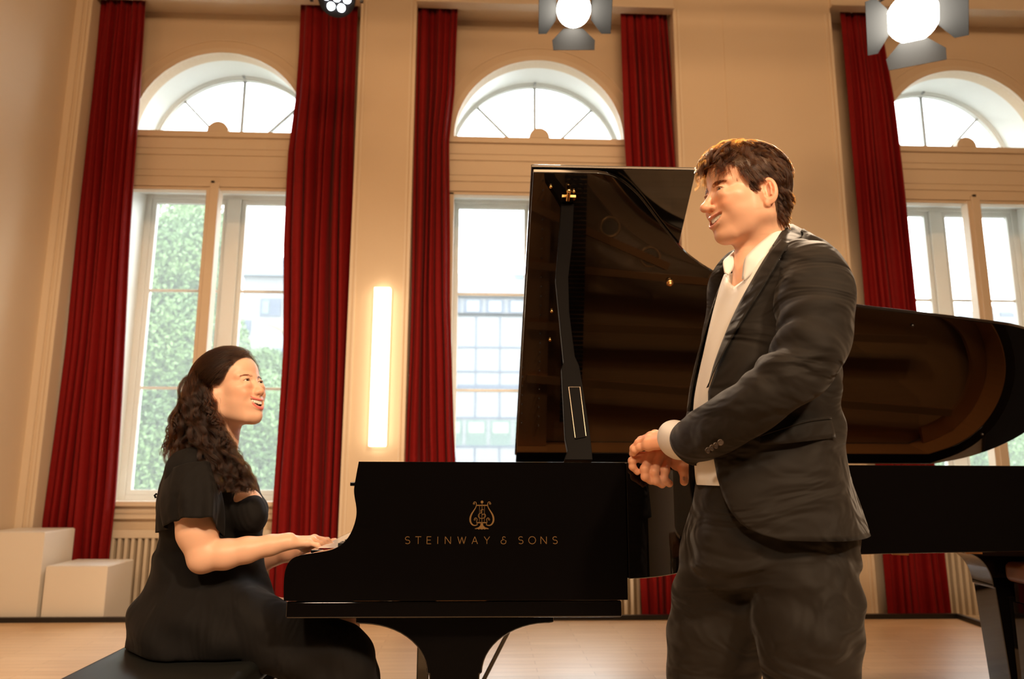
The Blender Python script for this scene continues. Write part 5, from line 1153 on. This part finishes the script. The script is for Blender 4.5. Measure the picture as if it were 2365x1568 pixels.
# ------------------------------------------------------------------ the seated pianist
MDRESS = cloth('black_dress', (.0065, .0055, .005), (.005, .0042, .0038), .85, .02, 700, .2, fold=.02, fs=4, stretch=(2, 1, 1))
MHAIRF = hairmat('dark_brown_hair', .80, .65, .34)
def woman():
    be = math.radians(22); pit = math.radians(15)
    Fd = np.array([math.cos(be), -math.sin(be), 0]); Lf = np.array([math.sin(be), math.cos(be), 0]); R = np.stack([Fd, Lf, [0, 0, 1.]], 1)@roty(-pit)@rotx(math.radians(0)); sc = .965; Yh = 2.20
    pe = np.array([EYE[0]+.010, -EYE[1], 0])*sc; ye = (R@pe)[1]+Yh; T = U(572, 879, ye)-R@pe
    loc = lambda p: (R.T@(np.array(p)-T))/sc
    nd = loc(U(500, 1065, 2.22))
    f = head_field(.0014, 1, 1.05, nd); V, Q = f.mesh(1); N = vnormals(V, Q); C = head_colors(V, N, SKINF, (.72, .19, .17), 1, 1.05)
    x, y, z = V.T; zl = np.interp(x, [-.12, -.04, -.030, -.026, .006, .012, .030, .048, .066, .080], [-.09, -.085, -.07, .014, .006, .000, .012, .030, .052, .076])
    hm = z > zl; w_ = (sstep(-.001, .009, z-zl)*(np.abs(y) < .085))[:, None]*.96; C[:] = C*(1-w_)+np.array((.02, .011, .007))*w_
    parts = [((V*sc)@R.T+T, Q, C)]
    # shoulders and chest, seen at the neckline
    g = Field((-1.15, 1.98, .86), (-.45, 2.50, 1.22), .0035); W = U
    g.cone(W(500, 1030, 2.21), W(500, 1075, 2.23), .047, .052, .03); g.cone(W(455, 1092, 2.10), W(470, 1092, 2.36), .048, .048, .04); g.ell(W(520, 1130, 2.22), (.068, .10, .07), .04)
    g.ell(W(565, 1172, 2.16), (.052, .052, .055), .03); g.ell(W(567, 1168, 2.30), (.052, .052, .055), .03); v, q = g.mesh(1); parts.append((v, q, np.tile(np.array(SKINF), (len(v), 1))))
    # near arm and hand
    a = Field(U(385, 1340, 2.02)-[0, .11, 0], U(800, 1060, 2.02)+[.03, .20, 0], .0022)
    a.chain([W(435, 1090, 2.10), W(447, 1170, 2.055), W(456, 1230, 2.045), W(470, 1284, 2.04)], [.050, .052, .051, .040], .014)
    a.ell(W(466, 1298, 2.04), (.030, .032, .028), .014)
    a.chain([W(470, 1284, 2.04), W(520, 1280, 2.045), W(570, 1270, 2.055), W(625, 1259, 2.07), W(667, 1250, 2.085)], [.040, .0385, .0335, .0265, .0235], .012)
    mcp = [W(727, 1243, 2.165), W(726, 1242, 2.142), W(719, 1246, 2.118), W(710, 1252, 2.098)]
    fg = [[W(756, 1248, 2.175), W(767, 1259, 2.178), W(772, 1266, 2.18)], [W(749, 1251, 2.150), W(759, 1262, 2.152), W(764, 1269, 2.152)], [W(742, 1256, 2.125), W(751, 1266, 2.127), W(755, 1271, 2.127)], [W(733, 1260, 2.098), W(740, 1268, 2.098), W(743, 1272, 2.098)]]
    hand(a, W(670, 1250, 2.09), mcp, fg, [W(688, 1257, 2.125), W(703, 1264, 2.155), W(720, 1270, 2.17), W(734, 1273, 2.175)], r=.0083, dors=(-.15, -.15, 1), sc=.86)
    v, q = a.mesh(1); c = np.tile(np.array(SKINF), (len(v), 1)); u_ = sstep(-.36, -.30, v[:, 0]); c = c*(1-u_[:, None]*.10*np.array([0, 1, 1])); parts.append((v, q, c))
    # far arm and hand
    a = Field((-.95, 2.20, .63), (-.28, 2.62, 1.10), .0026)
    a.chain([W(470, 1090, 2.36), W(500, 1200, 2.46), W(515, 1290, 2.50)], [.05, .048, .040], .02); a.chain([W(515, 1290, 2.50), W(600, 1293, 2.47), W(668, 1274, 2.42), W(700, 1268, 2.40)], [.040, .038, .027, .024], .02)
    mcp = [W(745, 1256, 2.30), W(748, 1254, 2.325), W(747, 1256, 2.350), W(742, 1260, 2.372)]
    fg = [[W(770, 1250, 2.29), W(785, 1255, 2.285), W(790, 1263, 2.285)], [W(773, 1250, 2.315), W(788, 1255, 2.315), W(793, 1262, 2.315)], [W(772, 1253, 2.345), W(784, 1258, 2.345), W(790, 1263, 2.345)], [W(765, 1258, 2.37), W(776, 1262, 2.37), W(780, 1266, 2.37)]]
    hand(a, W(703, 1266, 2.385), mcp, fg, [W(715, 1270, 2.34), W(735, 1273, 2.31), W(752, 1274, 2.295)], r=.0083, dors=(-.15, 0, 1), sc=.86)
    v, q = a.mesh(1); parts.append((v, q, np.tile(np.array(SKINF)*[1, .92, .9], (len(v), 1))))
    # hidden core: hips and legs
    b = Field((-1.2, 1.95, .02), (.1, 2.55, 1.0), .014); b.ell((-.83, 2.24, .60), (.09, .13, .08), .04); b.cone((-.82, 2.24, .62), (-.80, 2.24, .95), .085, .085, .05)
    for yy in (2.13, 2.34): b.cone((-.82, yy, .56), (-.42, yy, .50), .065, .05, .04); b.cone((-.42, yy, .50), (-.36, yy, .09), .042, .03, .03)
    v, q = b.mesh(0); parts.append((v, q, np.tile(np.array(SKINF), (len(v), 1))))
    o = 0; VV = []; QQ = []; CC = []
    for v, q, c in parts: VV.append(v); QQ.append(q+o); CC.append(c); o += len(v)
    body = qmesh('person', np.concatenate(VV), np.concatenate(QQ), MSKIN, None, np.concatenate(CC))
    tag(body, 'seated woman in a black dress with long curly hair, hands on the keys', 'person')
    eyes_teeth(R, T, sc, body, (.10, .05, .025), gaze=(1, -.10, .10), op=1.05)
    brows(R, T, sc, body, MHAIRF, V, N, .42, 2)
    # ------------- hair
    r = np.random.default_rng(21)
    ok = np.where(hm & (np.abs(y) < .088) & (z > zl+.001) & ~((x > .068) & (np.abs(y) > .03)) & ~((np.abs(x+.012) < .026) & (z < .020) & (np.abs(y) > .066)))[0]
    n = 24000; ids = r.choice(ok, n); p0 = V[ids]; nn = N[ids]; m = 16
    gat = np.array([-.088, -.010, .012]); cc = np.array([-.012, 0, .030]); rr = np.array([.110, .0845, .098]); cur = p0-nn*.001; P = np.zeros((n, m, 3)); P[:, 0] = cur
    gt = np.repeat(gat[None], n, 0)+r.normal(size=(n, 3))*[.008, .018, .014]; ph = r.random(n)*6.28; bulk = .012+.016*r.random(n); phc = np.round(p0[:, 2]*90)+np.round(p0[:, 1]*90)
    for i in range(1, m):
        t = i/(m-1); q = P[:, 0]*(1-t)+gt*t; q = q+np.stack([np.sin(phc+t*9), np.cos(phc*1.3+t*8), np.sin(phc*.7+t*10)], 1)*.0055*math.sin(math.pi*min(1, t*1.3))**.5
        u = (q-cc)/rr; k = np.linalg.norm(u, axis=1); target = .94+bulk*7*math.sin(math.pi*min(t*1.15, 1))*sstep(-.02, .06, P[:, 0, 2])+.03*np.sin(phc*2+t*4); kk = np.where(t < .93, np.maximum(k, target), np.maximum(k, .93)); q = cc+rr*u/k[:, None]*kk[:, None]; P[:, i] = q
    zlx = lambda xx: np.interp(xx, [-.12, -.04, -.030, -.026, .006, .012, .030, .048, .066, .080, .1], [-.1, -.1, -.1, .0, -.004, -.004, .008, .026, .048, .070, .09])
    good = np.all(P[:, :10, 2] > zlx(P[:, :10, 0]), axis=1); P = P[good]
    strands('hair', (P*sc)@R.T+T, .00014, .00008, MHAIRF, body)
    # twisted knot where the half-up hair is pinned
    kn = T+R@(np.array([-.102, -.012, .018])*sc); S_ = []
    for k in range(2600):
        ax = r.normal(size=3); ax /= np.linalg.norm(ax); e1 = np.cross(ax, [.3, .5, .8]); e1 /= np.linalg.norm(e1); e2 = np.cross(ax, e1); a0 = r.random()*6.28; rad_ = .016+.014*r.random(); th = a0+np.linspace(0, 2.6, 10)
        S_.append(kn+ax*.008*r.normal()+(np.cos(th)[:, None]*e1+np.sin(th)[:, None]*e2)*rad_*[.85, 1.0, 1.15])
    strands('hair_knot', np.array(S_), .00012, .00006, MHAIRF, body)
    # loose curls: guide locks (px, px, depth)
    G = []; r = np.random.default_rng(33)
    def lock(pts, n, w, amp, wl=.068): G.append((catmull([U(*p) for p in pts], 44), n, w, amp, wl))
    hb = (2.12, 2.20, 2.30)
    for k in range(17):   # front lock falling over the near shoulder and chest
        f_ = k/16; lock([(452+24*f_, 862+16*f_, 2.165), (448+30*f_, 905+5*f_, 2.13), (450+42*f_, 950+6*f_, 2.115), (464+58*f_, 1010+8*f_, 2.085), (486+66*f_, 1062+8*f_, 2.065), (510+62*f_+6*(k % 3), 1108+5*(k % 4), 2.06), (524+60*f_, 1142-8*(k % 3)+4*f_, 2.055)][:7 if k % 3 else 6], 330, .012, .0035+.006*r.random(), .05+.06*r.random())
    for k in range(16):   # mass behind the ear and down the back
        f_ = k/15; lock([(468+16*f_, 852+10*f_, 2.20), (441+36*f_, 885+8*f_, 2.17+.03*(k % 3)), (420+48*f_, 930+4*f_, 2.16+.04*(k % 3)), (404+58*f_, 985+12*(k % 2), 2.13+.05*(k % 3)), (394+72*f_, 1035+14*(k % 2), 2.12+.05*(k % 3)), (388+80*f_+4*(k % 4), 1050+30*f_+8*(k % 3), 2.11+.05*(k % 3))], 330, .010, .0035+.005*r.random(), .05+.06*r.random())
    for k in range(12):   # far side and nape
        f_ = k/11; lock([(440+40*f_, 880, 2.27), (432+44*f_, 940, 2.30), (426+60*f_, 1000, 2.31), (430+72*f_, 1050+20*f_, 2.30), (450+80*f_, 1085+25*f_, 2.27)], 260, .012, .006)
    for k in range(9):    # wispy edge curls on the outline
        a_, b_ = r.normal(size=2); lock([(428+4*b_, 905, 2.18), (414+5*a_, 950, 2.15), (398+5*b_, 990, 2.13), (390+5*a_, 1020, 2.12), (377+6*b_, 1052+6*a_, 2.11)], 70, .004, .006, .05)
    for k in range(7):
        a_ = r.normal(); lock([(474, 896, 2.11), (484+3*a_, 950, 2.09), (512+4*a_, 1000, 2.08), (545+5*a_, 1050, 2.08), (572+6*a_, 1100, 2.09)], 50, .004, .008, .045)
    allP = []
    for C_, n_, w, amp, wl in G:
        Tt = np.gradient(C_, axis=0); Tt /= np.linalg.norm(Tt, axis=1)[:, None]; a1 = np.cross(Tt, [0, 1., 0]); a1 /= np.linalg.norm(a1, axis=1)[:, None]; a2 = np.cross(Tt, a1); L_ = np.concatenate([[0], np.cumsum(np.linalg.norm(np.diff(C_, axis=0), axis=1))])
        p_ = r.random()*6.28; sg = 1 if r.random() < .5 else -1
        for j in range(3):             # sub-curls
            pj = p_+j*2.1+r.normal()*.5; o_ = r.normal(size=2)*w*1.0; wj = wl*(.8+.5*r.random()); grow = np.clip(L_/.09, .15, 1)
            base = C_+(o_[0]*a1+o_[1]*a2)*(.5+.5*np.clip(L_/.06, 0, 1))[:, None]+(amp*grow)[:, None]*(np.cos(sg*L_/wj*6.28+pj)[:, None]*a1+np.sin(sg*L_/wj*6.28+pj)[:, None]*a2)
            k_ = n_//3; off = r.normal(size=(k_, 2))*w*.36; ln = .8+.25*r.random(k_); frz = r.random(k_)*6.28
            for i in range(k_):
                tt = np.linspace(0, 43*min(1, ln[i]), 44); ii = tt.astype(int); fr = (tt-ii)[:, None]; jj = np.minimum(ii+1, 43); bs = base[ii]*(1-fr)+base[jj]*fr
                s_ = (1-.35*np.linspace(0, 1, 44)); allP.append(bs+(off[i, 0]*s_+.0007*np.sin(L_*70+frz[i]))[:, None]*a1+(off[i, 1]*s_+.0007*np.cos(L_*60+frz[i]))[:, None]*a2)
    strands('loose_curls', np.array(allP), .00015, .00007, MHAIRF, body)
    # ------------- dress: bodice, skirt, sleeves
    d = Field((-1.18, 1.93, .015), (.0, 2.57, 1.20), .0065); Yc = 2.235
    rows = [(1052, 448, 505, .085), (1068, 420, 530, .150), (1085, 398, 562, .165), (1120, 382, 590, .165), (1160, 374, 604, .155), (1190, 372, 606, .150), (1225, 374, 600, .140), (1262, 374, 596, .130), (1300, 362, 606, .140), (1350, 340, 622, .160), (1400, 316, 640, .178), (1450, 302, 640, .19), (1500, 300, 630, .19), (1525, 312, 620, .18)]
    sl = []
    for v, l, r_, ry in rows: p, q = U(l, v, Yc), U(r_, v, Yc); sl.append((p[2], (p[0]+q[0])/2, Yc, (q[0]-p[0])/2, ry))
    d.slices(sl, .02, 2.1)
    d.ell(W(442, 1082, 2.105), (.066, .070, .060), .03); d.ell(W(460, 1082, 2.36), (.066, .070, .060), .03)
    d.ell(W(580, 1188, 2.14), (.046, .055, .052), .03); d.ell(W(582, 1184, 2.31), (.046, .055, .052), .03)
    # v neckline
    d.cone(W(576, 1078, 2.20), W(606, 1162, 2.20), .024, .003, .006, 's'); d.cone(W(505, 1025, 2.21), W(540, 1062, 2.21), .045, .034, .01, 's')
    for yy, dy in ((2.11, 1505), (2.36, 1490)):
        d.chain([W(430, 1470, yy), W(560, 1450, yy), W(690, 1490, yy), W(790, 1510, yy)], [.105, .100, .086, .072], .05)
    d.chain([W(640, 1480, 2.23), W(785, 1512, 2.23)], [.08, .06], .06)
    kp = W(795, 1515, 2.11); kq = W(795, 1515, 2.36)
    for p in (kp, kq): d.chain([p, (p[0]+.015, p[1], .35), (p[0]+.0, p[1], .12)], [.070, .082, .100], .06)
    d.chain([(kp[0]-.02, 2.23, .40), (kp[0]-.03, 2.23, .12)], [.09, .12], .06)
    X, Y, Z = np.meshgrid(*d.ax, indexing='ij', sparse=True)
    low = 1/(1+np.exp((Z-.80)/.03)); up = 1-low
    d.F += (low*(.0040*np.sin(X*38+Z*30+Y*14)+.0030*np.sin(X*22-Z*52+Y*20)+.002*np.sin(Z*70+X*30))+up*(.0022*np.sin(Z*58-X*50+Y*10)+.0015*np.sin(X*90+Z*20))).astype(np.float32)
    d.F = np.where((X < xb+.36) & (Y > 1.71), np.maximum(d.F, .483-Z), d.F).astype(np.float32)     # resting on the seat
    # waist seam
    zw = W(450, 1266, Yc)[2]; d.F += (.0035*np.exp(-((Z-zw)/.007)**2)*(X < 9)).astype(np.float32)
    v, q = d.mesh(2); dr = qmesh('dress', v, q, MDRESS, body)
    # flutter sleeves
    def sleeve(top, hem, name='sleeve', seed=0):
        """top: (px, row, Y) loop points at the shoulder; hem loop points"""
        A = catmull(top+[top[0]], 72); B = catmull(hem+[hem[0]], 72); rg = []
        for i in range(26):
            t = i/25; c = A*(1-t)+B*t; ctr = c.mean(0); out = c-ctr; out /= np.linalg.norm(out, axis=1)[:, None]; ph = np.linspace(0, 2*math.pi, 72)
            c = c+out*(.015*math.sin(math.pi*t)+.0085*t**1.3*np.sin(ph*7+seed+t)+.004*t*np.sin(ph*13+2*t))[:, None]; rg.append(c[:-1])
        return loft(name, rg, MDRESS, dr, thick=.0015)
    sleeve([W(490, 1070, 2.09), W(466, 1046, 2.12), W(425, 1050, 2.18), W(388, 1076, 2.19), W(380, 1092, 2.12), W(406, 1078, 2.03), W(440, 1068, 2.03), W(476, 1066, 2.04)],
           [W(508, 1238, 2.06), W(504, 1220, 2.15), W(420, 1224, 2.18), W(364, 1230, 2.16), W(380, 1222, 2.07), W(402, 1203, 1.99), W(448, 1196, 1.955), W(492, 1200, 1.975)], seed=1)
    sleeve([W(495, 1068, 2.40), W(470, 1050, 2.36), W(440, 1050, 2.32), W(420, 1070, 2.32), W(425, 1095, 2.38), W(450, 1100, 2.43), W(480, 1095, 2.44)],
           [W(530, 1225, 2.42), W(505, 1225, 2.33), W(440, 1225, 2.33), W(415, 1225, 2.38), W(420, 1225, 2.46), W(460, 1225, 2.53), W(505, 1225, 2.52)], seed=3)
    b = MB(); b.tube([W(362, 1140, 2.2), W(357, 1144, 2.2), W(360, 1150, 2.2)], .003, 6); b.build('tie_end', MDRESS, dr, smooth=True)
    for p in (kp, kq):
        sf = Field((p[0]-.12, p[1]-.06, -.005), (p[0]+.22, p[1]+.06, .12), .005); sf.ell((p[0]+.08, p[1], .035), (.11, .038, .032), .03); sf.ell((p[0]-.03, p[1], .05), (.05, .034, .045), .03); v_, q_ = sf.mesh(1); qmesh('shoe', v_, q_, MBLACKT, body)
woman()
